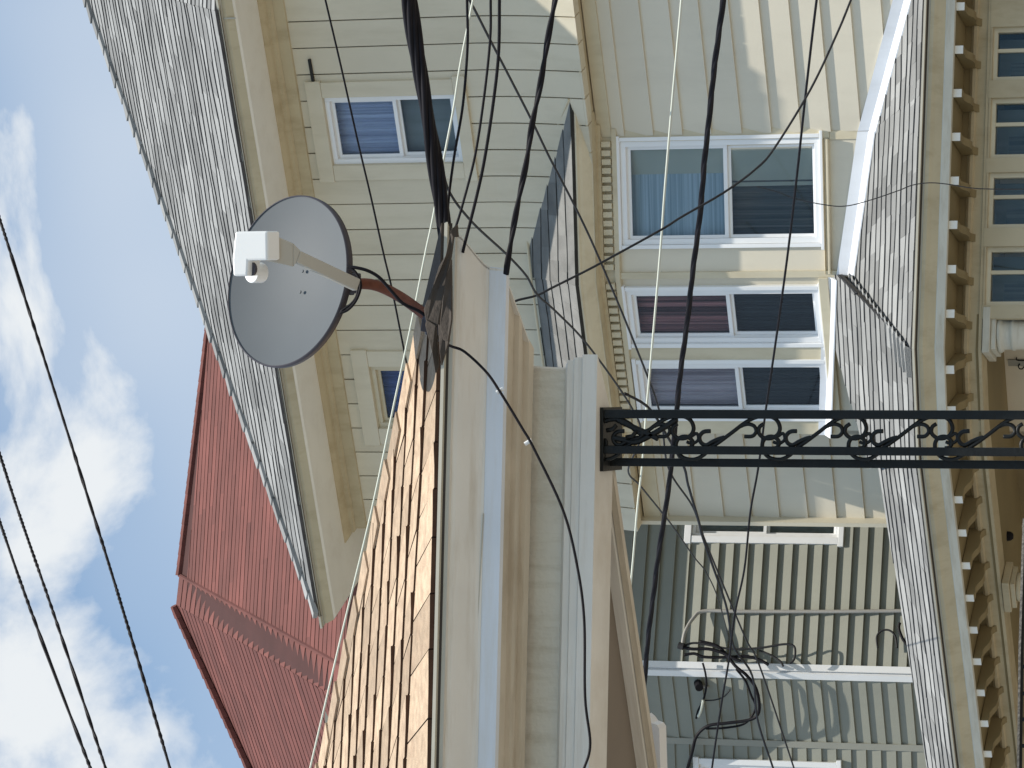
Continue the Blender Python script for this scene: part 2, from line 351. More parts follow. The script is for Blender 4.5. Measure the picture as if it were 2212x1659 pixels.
# --- main roof plane
edge = px_xy(502, Yr, OV+0.04); PR = Plane(Vector((edge.x, edge.y, z_sh+0.004)), 25, 36)
out = [PR.px(466, 22), PR.px(705, 1362), PR.px(617, 1093), PR.px(500, 786), PR.px(407, 553), PR.px(187, 0), PR.px(120, -180)]
c0 = (PR.px(466, 22)[0], 0.0); cR = (c0[0]+0.9, 0.0)
lc = (PR.px(705, 1360)[0], 0.0)
hip_u = PR.px(187, 0); 
top_r = PR.px(110, -190)
hd_ = -vn(11.5); g1 = hd_.dot(along(25))/(hd_.dot(-vn(25))/math.cos(rad(36))); g2 = (hip_u[0]-lc[0])/hip_u[1]
tI = (c0[0]-lc[0])/(g2-g1); hipR = (lc[0]+g2*tI, tI); far_u = hipR
roofpoly = [lc, c0, hipR]
slab(PR, roofpoly, -0.03, -0.012).build('roof_deck', M['deck'], house)
shingles(PR, roofpoly, 0.118, 0.30, 0.009, wob=0.032).build('roof_shingles', M['gshingle'], house, stuff=True, attr=True)
# small facet turning the corner at the picture edge
k0 = PR.p3(c0); PR2 = Plane(k0, -2, 36)
t_hi = PR2.st(PR.p3(hipR))
poly2 = [(0, 0), (3.5, 0), (3.5, t_hi[1]), (t_hi[0], t_hi[1])]
shingles(PR2, poly2, 0.118, 0.30, 0.010, wob=0.018).build('corner_roof_shingles', M['gshingle'], house, stuff=True, attr=True)
slab(PR2, poly2, -0.03, -0.012).build('roof_deck', M['deck'], house)
# ragged hip caps along the left outline
caps = MB()
hL = Vector((lc[0], lc[1], 0)); hU = Vector((hipR[0], hipR[1], 0)); nL = int((hU-hL).length/0.16)
for i in range(nL):
    a_ = hL.lerp(hU, i/nL); b_ = hL.lerp(hU, (i+1.15)/nL); d = (hU-hL).normalized(); w = Vector((d.y, -d.x, 0))*0.10
    q = [(a_.x, a_.y), (a_.x+w.x, a_.y+w.y), (b_.x+w.x, b_.y+w.y), (b_.x, b_.y)]
    caps.prism([PR.p3(p, 0.0) for p in q], [PR.p3(p, 0.035-0.012*(k > 1)+random.uniform(-.004, .006)) for k, p in enumerate(q)])
caps.build('hip_caps', M['gshingle'], house, stuff=True, attr=True)
# back slope so the roof is solid
b1 = PR.p3(lc, -0.03); b2 = PR.p3(hipR, -0.03)
m = MB(); m.add([b1, b2, b2-PU.n*3-Z*1.5, b1-PU.n*6], [[0, 1, 2, 3]]); m.build('rear_roof', M['gshingle'], house)

# --- upper wall: vertical boards with a flared foot
wl_top = z_fr+0.04
sl0 = PU.px(1000, 1128)[0]; sr0 = PU.px(900, -260)[0]
bw = 0.197
def zbot(s):
    p = PU.o+PU.a*s; return None
zb = zo(1272, 240, 0.06)           # foot of the upper wall
zfl = zb+0.75
s = sl0; nb = 0
# align a joint with picture row 95
s95 = PU.px(900, 95)[0]; s = s95-math.ceil((s95-sl0)/bw)*bw
wins = []   # openings in s,z of PU filled below
def opening(pl, X0, Y0, X1, Y1):
    a_ = hit(X0, Y0, pl.o, pl.n); b_ = hit(X1, Y1, pl.o, pl.n); sa, sb = sorted((pl.st(a_)[0], pl.st(b_)[0])); za, zb_ = sorted((a_.z, b_.z)); return sa, za, sb, zb_
op1 = opening(PU, 700, 208, 1004, 348)
op2 = opening(PU, 800, 788, 1090, 922)
def board_seg(m, s0, s1, z0, z1, th=0.02, flare=True):
    # front polyline with flare
    zs = [z0]; 
    if z0 < zfl < z1: zs.append(zfl)
    zs.append(z1)
    def off(z): return th+(0.10*((zfl-z)/(zfl-zb))**1.6 if (flare and z < zfl) else 0)
    if z0 < zfl:
        zs = [z0+(min(zfl, z1)-z0)*k/4 for k in range(5)]+([z1] if z1 > zfl else [])
    fr = []; bk = []
    ring = lambda s_: [PU.o+PU.a*s_+Z*(z-PU.o.z)+PU.n*off(z) for z in zs]+[PU.o+PU.a*s_+Z*(z-PU.o.z)-PU.n*0.0 for z in reversed(zs)]
    m.prism(ring(s0), ring(s1))
gap = 0.0045
while s < sr0:
    s0, s1 = max(s, sl0)+gap, s+bw-gap
    if s1 > s0+0.02:
        j = random.uniform(-0.003, 0.004); cuts = [(zb, wl_top)]
        for op in (op1, op2):
            if s0 < op[2] and s1 > op[0]:
                new = []
                for z0, z1 in cuts:
                    if z0 < op[1]: new.append((z0, min(z1, op[1])))
                    if z1 > op[3]: new.append((max(z0, op[3]), z1))
                cuts = new
        for z0, z1 in cuts:
            if z1-z0 > 0.03: m = MB(); board_seg(m, s0, s1, z0, z1, 0.02+j); m.build('wall_board', M['board'], house)
        # strips beside an opening
        for op in (op1, op2):
            for q0, q1 in ((s0, min(s1, op[0])), (max(s0, op[2]), s1)):
                if s0 < op[2] and s1 > op[0] and q1-q0 > 0.004: m = MB(); board_seg(m, q0, q1, op[1], op[3], 0.02+j); m.build('wall_board', M['board'], house)
    s += bw
m = slab(PU, rect(sl0, wl_top-PU.o.z, sr0, wl_top+0.02-PU.o.z), -0.05, 0.02)
# dark backing with openings left free: four strips
def backing(pl, s0, s1, z0, z1, ops, name, mtl, h0=-0.02, h1=-0.001):
    m = MB(); xs = sorted({s0, s1, *[o[0] for o in ops], *[o[2] for o in ops]})
    for a_, b_ in zip(xs, xs[1:]):
        zz = [(z0, z1)]
        for o in ops:
            if a_ >= o[0]-1e-6 and b_ <= o[2]+1e-6:
                zz = [r_ for z_0, z_1 in zz for r_ in ((z_0, min(z_1, o[1])), (max(z_0, o[3]), z_1)) if r_[1] > r_[0]+1e-4]
        for c_, d_ in zz:
            q = rect(a_, c_-pl.o.z, b_, d_-pl.o.z); m.prism([pl.p3(p, h0) for p in q], [pl.p3(p, h1) for p in q])
    m.build(name, mtl, house)
backing(PU, sl0, sr0, zb+0.02, wl_top, [op1, op2], 'wall_sheathing', M['deck'])

def window(parent, pl, op, sash_split, cup, clow, trim_w=0.10, trim_m='trim', frame_m='white', fw=0.035, depth=0.07, label=None, head=True, proud=0.02):
    s0, z0, s1, z1 = op; t0, t1 = z0-pl.o.z, z1-pl.o.z
    f = MB()
    def bar(mb, a_, b_, c_, d_, h0, h1):
        q = rect(a_, b_, c_, d_); mb.prism([pl.p3(p, h0) for p in q], [pl.p3(p, h1) for p in q])
    w = trim_w
    bar(f, s0-w, t0, s0-0.001, t1, -0.01, proud+0.022); bar(f, s1+0.001, t0, s1+w, t1, -0.01, proud+0.022)
    bar(f, s0-w-0.01, t1+0.001, s1+w+0.01, t1+w, -0.01, proud+0.026); bar(f, s0-w-0.02, t0-w*0.8, s1+w+0.02, t0-0.001, -0.01, proud+0.024)
    win = f.build('window', M[trim_m], parent, label=label, bevel=0.003)
    fr = MB()
    for k in (0,):
        bar(fr, s0, t0, s0+fw, t1, -depth, 0.012); bar(fr, s1-fw, t0, s1, t1, -depth, 0.012)
        bar(fr, s0+fw, t1-fw, s1-fw, t1, -depth, 0.012); bar(fr, s0+fw, t0, s1-fw, t0+fw, -depth, 0.012)
    fr.build('frame', M[frame_m], win, bevel=0.002)
    ts = t0+(t1-t0)*sash_split; x0, x1 = s0+fw+0.001, s1-fw-0.001; sw = 0.022
    for (a_, b_, h, cm, nm) in ((t0+fw, ts, -0.045, clow, 'lower'), (ts-0.004, t1-fw, -0.020, cup, 'upper')):
        sm = MB()
        bar(sm, x0, a_, x0+sw, b_, h-0.02, h); bar(sm, x1-sw, a_, x1, b_, h-0.02, h); bar(sm, x0+sw, a_, x1-sw, a_+sw*1.2, h-0.02, h); bar(sm, x0+sw, b_-sw*1.2, x1-sw, b_, h-0.02, h)
        sm.build('sash', M[frame_m], win)
        p = MB(); bar(p, x0+sw, a_+sw*1.2, x1-sw, b_-sw*1.2, h-0.012, h-0.009); p.build('pane', M['glass'], win)
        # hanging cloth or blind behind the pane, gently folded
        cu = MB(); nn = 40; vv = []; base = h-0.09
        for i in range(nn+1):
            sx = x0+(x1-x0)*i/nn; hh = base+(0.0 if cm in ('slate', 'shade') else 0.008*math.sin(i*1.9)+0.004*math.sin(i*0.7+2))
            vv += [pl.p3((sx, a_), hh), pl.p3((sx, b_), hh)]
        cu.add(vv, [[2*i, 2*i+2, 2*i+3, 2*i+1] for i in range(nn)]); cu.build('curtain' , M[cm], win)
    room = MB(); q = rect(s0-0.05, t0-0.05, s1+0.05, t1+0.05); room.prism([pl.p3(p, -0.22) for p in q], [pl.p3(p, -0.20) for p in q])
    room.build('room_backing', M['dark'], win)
    return win
window(house, PU, op1, 0.47, 'lav', 'shade', trim_w=0.115, trim_m='board', frame_m='white', label='upper window with lavender blinds')
window(house, PU, op2, 0.5, 'deepblue', 'deepblue', trim_w=0.125, trim_m='board', frame_m='trim', label='upper window with deep blue drape')
# pegs and slot above the windows
m = MB(); a_ = px_xy(668, 128, 0.03); b_ = px_xy(678, 186, 0.03); m.tube([a_, b_], 0.012, 6); m.build('dark_slot', M['dark'], house)

# --- lower main wall: horizontal laps right of and left of the bay
def laps(pl, s0, s1, z0, z1, expo, butt, mtl, parent, name='siding_board', zref=None, clipp=None, thin=0.004):
    z = zref-math.ceil((zref-z0)/expo)*expo if zref else z0
    while z < z1:
        a_, b_ = max(z, z0), min(z+expo*1.02, z1)
        if b_-a_ > expo*0.15:
            u1, u2 = random.uniform(-.003, .003), random.uniform(-.003, .003); q = [(s0, a_-pl.o.z+u1), (s1, a_-pl.o.z+u2), (s1, b_-pl.o.z), (s0, b_-pl.o.z)]
            if clipp: q = clip_poly(q, clipp)
            if len(q) >= 3:
                m = MB(); wedge(m, pl, q, z-pl.o.z, z+expo-pl.o.z, butt, thin, h0=-0.012, jit=0.001); m.build(name, mtl, parent)
        z += expo
zlow = at(2000, 300, 23.0).z
zd = lambda X, Y: hit(X, Y, PW.o, PW.n).z
laps(PW, 0.0, PW.px(1700, -105)[0], hit(2000, -105, PW.o, PW.n).z, zb+0.05, 0.208, 0.022, M['lap'], house, zref=zd(1704, 0))
sWl = PW.px(1700, 1127)[0]
laps(PW, sWl, PW.px(1700, 925)[0], zlow-1.2, zb-0.03, 0.208, 0.022, M['lap'], house, zref=zd(1620, 1010+60))
zrw = hit(2000, -105, PW.o, PW.n).z
m = slab(PW, rect(sWl, zlow-2-PW.o.z, 0.0, zb-PW.o.z), -0.10, -0.013); m.build('wall', M['lap'], house)
m = slab(PW, rect(0.002, zrw-PW.o.z, PW.px(1700, -105)[0], zb-PW.o.z), -0.10, -0.013); m.build('wall', M['lap'], house)
# soffit strip and end cap beneath the flared boards
m = MB(); q0 = [PU.p3((x, zb-PU.o.z+0.006), h) for x, h in ((sl0, -0.13), (sr0, -0.13), (sr0, 0.115), (sl0, 0.115))]; m.prism(q0, [p+Z*0.012 for p in q0]); m.build('flare_soffit', M['tan'], house)
m = slab(PW, rect(sWl-0.01, zb-0.13-PW.o.z, PW.px(1380, 925)[0], zb-0.005-PW.o.z), 0.0, 0.03); m.build('frieze', M['trim'], house)
m = slab(PW, rect(0.0, zb-0.10-PW.o.z, 4.0, zb-0.005-PW.o.z), 0.0, 0.03); m.build('frieze', M['trim'], house)
# gable-side wall and body so the house is solid
bl = PU.o+PU.a*sl0; m = MB()
q = [Vector((bl.x, bl.y, 3)), Vector((bl.x, bl.y, wl_top)), Vector((bl.x, bl.y, wl_top))-PU.n*6, Vector((bl.x, bl.y, 3))-PU.n*6]
m.prism(q, [p-PU.a*(-0.03) for p in q]); m.build('side_wall', M['board'], house)
m = MB(); m.box(Vector((bl.x, bl.y, wl_top/2))+PU.a*5-PU.n*3.9, PU.a*4.9, PU.n*3.4, Z*(wl_top/2)); m.build('house_body', M['deck'], house)

# --- bay: walls A and B
sB = PB.px(1700, 938)[0]; eB = PB.o+PB.a*sB
z_top = zb
z_bay0 = at(1905, 300, 22.9).z
wA = opening(PA, 1340, 306, 1776, 524); wB = opening(PB, 1352, 626, 1780, 738); wC = opening(PB, 1376, 783, 1795, 898)
def baywall(pl, s0, s1, z0, z1, ops, nm):
    backing(pl, s0, s1, z0, z1, ops, nm, M['lap'], h0=-0.04, h1=0.0)
zbw = zo(1330, 280, 0, PA)
baywall(PA, 0.0, PA.st(cA)[0], z_bay0-0.7, zbw+0.2, [wA], 'bay_wall')
baywall(PB, sB, 0.0, z_bay0-1.2, zbw+0.2, [wB, wC], 'bay_wall')
m = MB(); q = [Vector((eB.x, eB.y, 4)), Vector((eB.x, eB.y, zbw)), Vector((eB.x, eB.y, zbw))-PB.n*0.5, Vector((eB.x, eB.y, 4))-PB.n*0.5]; m.prism(q, [p+PB.a*0.03 for p in q]); m.build('bay_return_wall', M['lap'], house)
window(house, PA, wA, 0.47, 'slate', 'brownc', trim_w=0.028, trim_m='white', fw=0.038, proud=0.012, label='wide bay window with blue slatted blind above and brown curtain below')
window(house, PB, wB, 0.47, 'redc', 'dim', trim_w=0.03, trim_m='white', fw=0.035, proud=0.012, label='bay window with dark red curtain')
window(house, PB, wC, 0.47, 'mauve', 'dim', trim_w=0.03, trim_m='white', fw=0.035, proud=0.012, label='bay window with mauve curtain')
# cream casing round the windows
def casing(pl, X, Y, X2, Y2, h=0.016, mtl='trim', nm='casing'):
    o = opening(pl, X, Y, X2, Y2); slab(pl, rect(o[0], o[1]-pl.o.z, o[2], o[3]-pl.o.z), 0.0, h).build(nm, M[mtl], house, bevel=0.003)
casing(PA, 1322, 281, 1792, 297); casing(PA, 1792, 282, 1868, 300, 0.012)
casing(PA, 1786, 300, 1797, 592, 0.045, 'trim', 'sill_moulding'); casing(PA, 1777.5, 300, 1785, 592, 0.03, 'trim', 'sill_moulding')
casing(PB, 1790, 596, 1802, 935, 0.045, 'trim', 'sill_moulding'); 
casing(PB, 1345, 744, 1790, 778, 0.018, 'trim', 'casing'); casing(PB, 1350, 903, 1795, 936, 0.018, 'trim', 'casing')
# corner boards
m = MB(); m.box(Vector((E0.x, E0.y, (z_bay0+zbw)/2-0.3)), along(15)*0.022, vn(15)*0.022, Z*1.25); m.build('corner_board', M['trim'], house)
# bay cornice
zc = lambda X, o: zo(X, 440, o, PA)
bp = [xy(eB-PB.n*0.45+PB.a*0), xy(eB), xy(E0), xy(cA+PA.a*0.01), xy(cA+PA.a*0.04-PA.n*0.3)]
zq = dict(sh=zc(1245, .27), c1=zc(1250, .25), c2=zc(1287, .12), d0=zc(1301, .06), d1=zc(1322, .06), f=zc(1336, .02))
sweep(bp, [(0.20, zq['sh']+0.02), (0.27, zq['sh']), (0.27, zq['sh']-0.012), (0.25, zq['c1']-0.012), (0.235, zq['c1']-0.03), (0.19, zq['c2']+0.02), (0.17, zq['c2']+0.006), (0.17, zq['c2'])]).build('bay_cornice', M['trim'], house)
sweep(bp, [(0.168, zq['c2']), (0.075, zq['c2']-0.004), (0.07, zq['d0']), (0.05, zq['d0'])]).build('bay_cornice', M['tan'], house)
sweep(bp, [(0.048, zq['d0']+0.01), (0.02, zq['d0']-0.002), (0.02, zq['d1']), (0.04, zq['d1']-0.002), (0.04, zq['f']), (0.0, zq['f']-0.004)]).build('bay_frieze', M['trim'], house)
dm = None
def dentil_row(pl, s0, s1, n):
    global dm
    for i in range(n):
        sx = s0+(s1-s0)*(i+0.5)/n; c = pl.p3((sx, (zq['d0']+zq['d1'])/2-pl.o.z), 0.04)
        if dm is None or dm[1] is not pl:
            m = MB(); m.box(c, pl.a*0.019, pl.n*0.022, Z*((zq['d0']-zq['d1'])/2-0.004)); dm = (m.build('dentil', M['trim'], house), pl)
        else: inst(dm[0], c, house)
dentil_row(PA, 0.03, PA.st(cA)[0]-0.03, 15); dentil_row(PB, sB+0.03, -0.03, 19)
# bay roof: two facets rising back to the upper wall
def bayroof(pl, poly):
    slab(pl, poly, -0.03, -0.012).build('bay_roof_deck', M['deck'], house)
    shingles(pl, poly, 0.115, 0.26, 0.008, wob=0.010).build('bay_roof_shingles', M['bshingle'], house, stuff=True, attr=True)
eA = E0+(vn(15)*(0.285/math.cos(rad(9.5)))); 
RA = Plane(Vector((eA.x, eA.y, zq['sh']+0.012)), 6, 47); RB = Plane(Vector((eA.x, eA.y, zq['sh']+0.012)), 25, 47)
pk = RA.px(1238, 214); ah = RA.px(1137, 463); 
bayroof(RA, [(0, 0), (pk[0], 0), (ah[0]+0.05, ah[1]), RA.st(hit(1152, 600, RA.o, RA.n))])
hB = RB.st(RA.p3(RA.st(hit(1152, 600, RA.o, RA.n)))); lB = RB.px(1300, 960)
bayroof(RB, [(lB[0], 0), (0, 0), hB, (lB[0]+0.1, hB[1])])
m = MB(); fl = [RA.p3(q, 0.02) for q in ((pk[0], 0.0), (ah[0]+0.04, ah[1]), RA.st(hit(1152, 600, RA.o, RA.n)))]+[RB.p3((lB[0], hB[1]), 0.02)]
m.tube(fl, 0.010, 6); m.build('bay_roof_flashing', M['trim'], house)

# --- lower pent roof over the street porch
K0 = at(1983, 370, 22.0); QR = Plane(K0, -11, 30)
kc = QR.px(1976, 750); kc = (kc[0], 0.0); KC = QR.p3(kc)
QM = Plane(KC, 13, 30)
def x_line(pl, wallpl, Y):
    """point where a roof plane meets a wall plane at picture row Y"""
    lo, hi = 1500.0, 2300.0
    f = lambda X: (hit(X, Y, wallpl.o, wallpl.n)-pl.o).dot(pl.n)
    for _ in range(50):
        md = (lo+hi)/2
        if (f(lo) > 0) == (f(md) > 0): lo = md
        else: hi = md
    return hit(lo, Y, wallpl.o, wallpl.n)
rr = [QR.st(x_line(QR, PW, -105)), QR.st(x_line(QR, PW, 280)), QR.st(x_line(QR, PA, 590))]
hipT = rr[2]
rp = [kc, (rr[0][0], 0.0), rr[0], rr[1], rr[2]]
# rr[1] makes the outline slightly concave or convex; shingle in two convex pieces
pieceR = [[kc, (rr[1][0], 0.0), rr[1], rr[2]], [(rr[1][0], 0.0), (rr[0][0], 0.0), rr[0], rr[1]]]
for pc in pieceR:
    slab(QR, pc, -0.035, -0.014).build('porch_roof_deck', M['deck'], house)
    shingles(QR, pc, 0.098, 0.24, 0.0095, wob=0.016).build('porch_roof_shingles', M['gshingle'], house, stuff=True, attr=True)
K2s = QM.px(1986, 1000)[0]; K2 = QM.p3((K2s, 0.0)); QL = Plane(K2, 34, 30)
hm = QM.st(QR.p3(hipT)); dv_ = QM.n.cross(QL.n); dv_ = dv_ if dv_.z > 0 else -dv_; dv_ = dv_/dv_.z
h2 = QM.st(K2+dv_*1.4)
mp_ = [(K2s, 0.0), (0, 0), hm, (hm[0]-0.15, hm[1]+0.7), h2]
h2L = QL.st(K2+dv_*1.4)
lp = [(0, 0), h2L, QL.px(1900, 1040), QL.px(1950, 1400), QL.px(2032, 1790), (QL.px(2075, 1790)[0], 0.0)]
lp = [(0, 0), QL.px(1897, 1008), QL.px(2026, 1790), (QL.px(2075, 1790)[0], 0.0)]
mp_ = [(K2s, 0.0), (0, 0), hm, (hm[0]-0.1, hm[1]+0.5), QM.px(1880, 1012)]
for q_, pp_ in ((QM, mp_), (QL, lp)):
    slab(q_, pp_, -0.035, -0.014).build('porch_roof_deck', M['deck'], house)
    shingles(q_, pp_, 0.098, 0.24, 0.0095, wob=0.016).build('porch_roof_shingles', M['gshingle'], house, stuff=True, attr=True)
# hip caps, flatter and smoother than the field
caps = MB(); A3 = KC; B3 = QR.p3(hipT); nH = 16
for i in range(nH):
    a_ = A3.lerp(B3, i/nH); b_ = A3.lerp(B3, (i+1.2)/nH); w1 = along(-11)*0.02; w2 = -along(13)*0.19
    z1 = Z*0.045; z2 = Z*0.028
    caps.add([a_+w1+z1, a_+z1*1.1, a_+w2+z1*0.9, b_+w2+z2*0.6, b_+z2, b_+w1+z2*0.7], [[0, 1, 4, 5], [1, 2, 3, 4]], r=0.9)
    caps.add([a_+w1+z1, a_+z1*1.1, a_+w2+z1*0.9, a_+w2, a_, a_+w1], [[0, 3, 4, 1][::-1], [1, 4, 3, 2]], r=0.2)
caps.build('hip_caps', M['gshingle'], house, stuff=True, attr=True)
# flashing where the walls land on the roof
def flashing(pts, wallpl, w0=0.015, hgt=0.13, mtl='flash'):
    m = MB()
    for p, q in zip(pts, pts[1:]):
        m.prism([p+wallpl.n*0.026-Z*0.02, p+wallpl.n*0.03+Z*hgt, p+wallpl.n*0.022+Z*hgt, p+wallpl.n*0.0-Z*0.02], [q+wallpl.n*0.026-Z*0.02, q+wallpl.n*0.03+Z*hgt, q+wallpl.n*0.022+Z*hgt, q-Z*0.02])
    m.build('flashing', M[mtl], house)
    m = MB()
    for p, q in zip(pts, pts[1:]):
        d = wallpl.n*0.055; m.prism([p+wallpl.n*0.02-Z*0.0, p+d*1.5+Z*(-0.035), p+d*1.5+Z*(-0.025), p+wallpl.n*0.02+Z*0.03], [q+wallpl.n*0.02, q+d*1.5-Z*0.035, q+d*1.5-Z*0.025, q+wallpl.n*0.02+Z*0.03])
    m.build('flashing', M[mtl], house)
flashing([x_line(QR, PA, 594), x_line(QR, PA, 283)], PA, hgt=0.10); flashing([x_line(QR, PW, 279), x_line(QR, PW, -105)], PW, hgt=0.10)
flashing([x_line(QM, PB, 936), x_line(QM, PB, 596)], PB, hgt=0.07)
# porch cornice
zk = lambda X, o: hit(X, 106, K0+vn(-11)*o, vn(-11)).z
LB = K2-along(34)*5.2
ppath = [xy(LB), xy(K2), xy(KC), xy(KC+along(-11)*5)]
ez = KC.z
zz = dict(d=zk(2014, -.02), f=zk(2043, -.05), w=zk(2060, -.06), m0=zk(2063, -.08), arch=zk(2108, -.48), arch1=zk(2140, -.48))
sweep(ppath, [(-0.1, ez+0.02), (0.015, ez-0.004), (0.015, ez-0.018), (-0.02, ez-0.02), (-0.022, zz['d'])]).build('porch_drip_edge', M['drip'], house)
sweep(ppath, [(-0.018, zz['d']+0.02), (-0.016, zz['d']-0.004), (-0.03, zz['d']-0.03), (-0.05, zz['f']+0.004)]).build('porch_fascia', M['tan'], house)
sweep(ppath, [(-0.05, zz['f']+0.01), (-0.046, zz['f']), (-0.055, zz['w']), (-0.09, zz['w']-0.003)]).build('porch_fillet', M['worn'], house)
sweep(ppath, [(-0.088, zz['w']), (-0.47, zz['w']-0.003), (-0.47, zz['arch'])]).build('porch_soffit', M['pbrown'], house)
sweep(ppath, [(-0.465, zz['arch']+0.03), (-0.445, zz['arch']+0.01), (-0.445, zz['arch']-0.01), (-0.465, zz['arch']-0.02), (-0.465, zz['arch1']+0.02), (-0.45, zz['arch1']+0.016), (-0.45, zz['arch1']-0.005), (-0.65, zz['arch1']-0.006)]).build('porch_architrave', M['tan'], house)
# scrolled brackets: slim blocks with an S-curved underside
def bracket_mesh(m, c, a, n):
    prof = [(0.0, 0.0), (0.0, -0.052), (-0.05, -0.055), (-0.085, -0.052), (-0.12, -0.062), (-0.17, -0.085), (-0.23, -0.092), (-0.29, -0.080), (-0.335, -0.082), (-0.36, -0.10), (-0.375, -0.12), (-0.38, 0.0)]
    r0 = [c-a*0.026+n*o+Z*z for o, z in prof]; r1 = [c+a*0.026+n*o+Z*z for o, z in prof]
    # fan-free caps
    L = len(prof); k = len(m.v); fs = [[i, (i+1) % L, L+(i+1) % L, L+i] for i in range(L)]
    tops = lambda o: c+Z*0
    m.add(r0+r1, fs+[list(range(L))[::-1], list(range(L, 2*L))])
def brackets(P0, a, n, d0, step, cnt):
    src = None
    for i in range(cnt):
        c = P0+a*(d0+step*i)+n*(-0.098); c = Vector((c.x, c.y, zz['w']-0.004))
        if src is None:
            m = MB(); bracket_mesh(m, c, a, n); src = m.build('bracket', M['pbrown'], house); first = ORG[src.name]-c
        else: inst(src, c+first+Z*random.uniform(-.003, .002), house, random.uniform(-.03, .03))
        if i == 0:
            m = MB(); m.box(c+n*0.004-Z*0.026, a*0.027, n*0.003, Z*0.027); cap = m.build('sunlit_bracket_end', M['pale'], house); fc = ORG[cap.name]-c  # pale plate paints the sunlight on each bracket's front end
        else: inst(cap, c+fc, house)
pR = QR.px(2000, 108); brackets(QR.o, along(-11), vn(-11), QR.px(2000, 108)[0]-0.3*12, 0.30, 17) if False else None
d1 = (hit(2070, 108, K0+vn(-11)*-0.1, vn(-11))-KC).dot(along(-11)); nR = int(d1/0.295)
brackets(KC, along(-11), vn(-11), d1-nR*0.295, 0.295, nR+3)
dl = (hit(2080, 1150, K2+vn(34)*-0.1, vn(34))-K2).dot(-along(34)); nl = int((dl-0.1)/0.27)
brackets(K2, -along(34), vn(34), dl-nl*0.27+0.27, 0.27, nl+9)
brackets(KC, -along(13), vn(13), 0.16, 0.27, int(-K2s/0.27))
# enclosed porch wall with windows, right of the corner column
zA1 = zz['arch1']
PP = Plane(K0+vn(-11)*-0.475, -11); PP.o.z = zA1
fr = MB()
def pbar(mb, s0, t0, s1, t1, h0, h1, pl=PP): q = rect(s0, t0, s1, t1); mb.prism([pl.p3(p, h0) for p in q], [pl.p3(p, h1) for p in q])
spx = lambda Y: PP.px(2180, Y)[0]
rows = [(60, 175), (213, 343), (374, 494), (534, 661)]
prev = spx(-200)
ops = [(spx(b), zA1-1.6, spx(a), zA1-0.018) for a, b in rows]
xs = [spx(690)]+[v for o in sorted(ops) for v in (o[0], o[2])]+[spx(-260)]
m = MB()
for i in range(0, len(xs), 2): pbar(m, xs[i], -1.8, xs[i+1], 0.0, -0.02, 0.03)
for o in ops: pbar(m, o[0], -0.018, o[2], 0.0, -0.02, 0.025)
m.build('porch_window_casing', M['tan'], house)
for i, o in enumerate(ops):
    t0, t1 = -1.6, -0.018
    m = MB(); pbar(m, o[0], t0, o[0]+0.03, t1, -0.05, 0.0); pbar(m, o[2]-0.03, t0, o[2], t1, -0.05, 0.0); pbar(m, o[0]+0.03, t1-0.03, o[2]-0.03, t1, -0.05, 0.0)
    w_ = m.build('porch_window', M['trim'], house)
    xm = o[0]+(o[2]-o[0])*0.58
    m = MB(); pbar(m, xm-0.012, t0, xm+0.012, t1-0.03, -0.04, -0.01); m.build('mullion', M['trim'], w_)
    m = MB(); pbar(m, o[0]+0.03, t0, o[2]-0.03, t1-0.03, -0.03, -0.026); m.build('pane', M['glass'], w_)
    m = MB(); pbar(m, o[0]+0.03, t0, xm-0.05, t1-0.10, -0.16, -0.14); m.build('blind', M['brownc'], w_)
    m = MB(); pbar(m, o[0], t0, o[2], t1, -0.30, -0.28); m.build('back_drape', M['shade'], w_)
# open porch left of the corner
PL2 = Plane(K2+vn(34)*-1.5, 34); PL2.o.z = zA1
m = MB(); q = rect(PL2.px(2180, 1900)[0], -2.2, PL2.px(2180, 700)[0]-0.1, 0.05); m.prism([PL2.p3(p, -0.05) for p in q], [PL2.p3(p, 0) for p in q]); m.build('porch_inner_wall', M['pbrown'], house)
m = MB(); cq = [K2-along(34)*5.2-vn(34)*0.47, K2-vn(20)*0.47, KC-vn(0)*0.47, KC+along(-11)*2.6-vn(-11)*0.5, KC+along(-11)*2.6-vn(-11)*3.2, K2-along(34)*5.2-vn(34)*3]; cq = [Vector((p.x, p.y, zA1+0.004)) for p in cq]; m.prism(cq, [p+Z*0.03 for p in cq]); m.build('porch_ceiling', M['pbrown'], house)
pb_ = KC-vn(0)*2.6; m = MB(); m.box((pb_.x+0.6, pb_.y, zA1-1.2), Vector((2.6, 0, 0)), Vector((0, 0.04, 0)), Z*1.25); m.build('porch_back_wall', M['pbrown'], house)
o_ = opening(PL2, 2178, 772, 2260, 900); m = MB(); q = rect(o_[0], o_[1]-PL2.o.z, o_[2], o_[3]-PL2.o.z); m.prism([PL2.p3(p, 0) for p in q], [PL2.p3(p, 0.03) for p in q]); dr = m.build('porch_door', M['greyp'], house)
m = MB()
for pts in ([(2196, 766+6), (2197, 778), (2214, 779)], [(2203, 786), (2200, 790), (2202, 796), (2208, 797), (2212, 792)]):
    m.tube(spline([hit(X, Y, PL2.o+PL2.n*0.034, PL2.n) for X, Y in pts], 4), 0.004, 6)
m.build('door_marks', M['black'], dr)
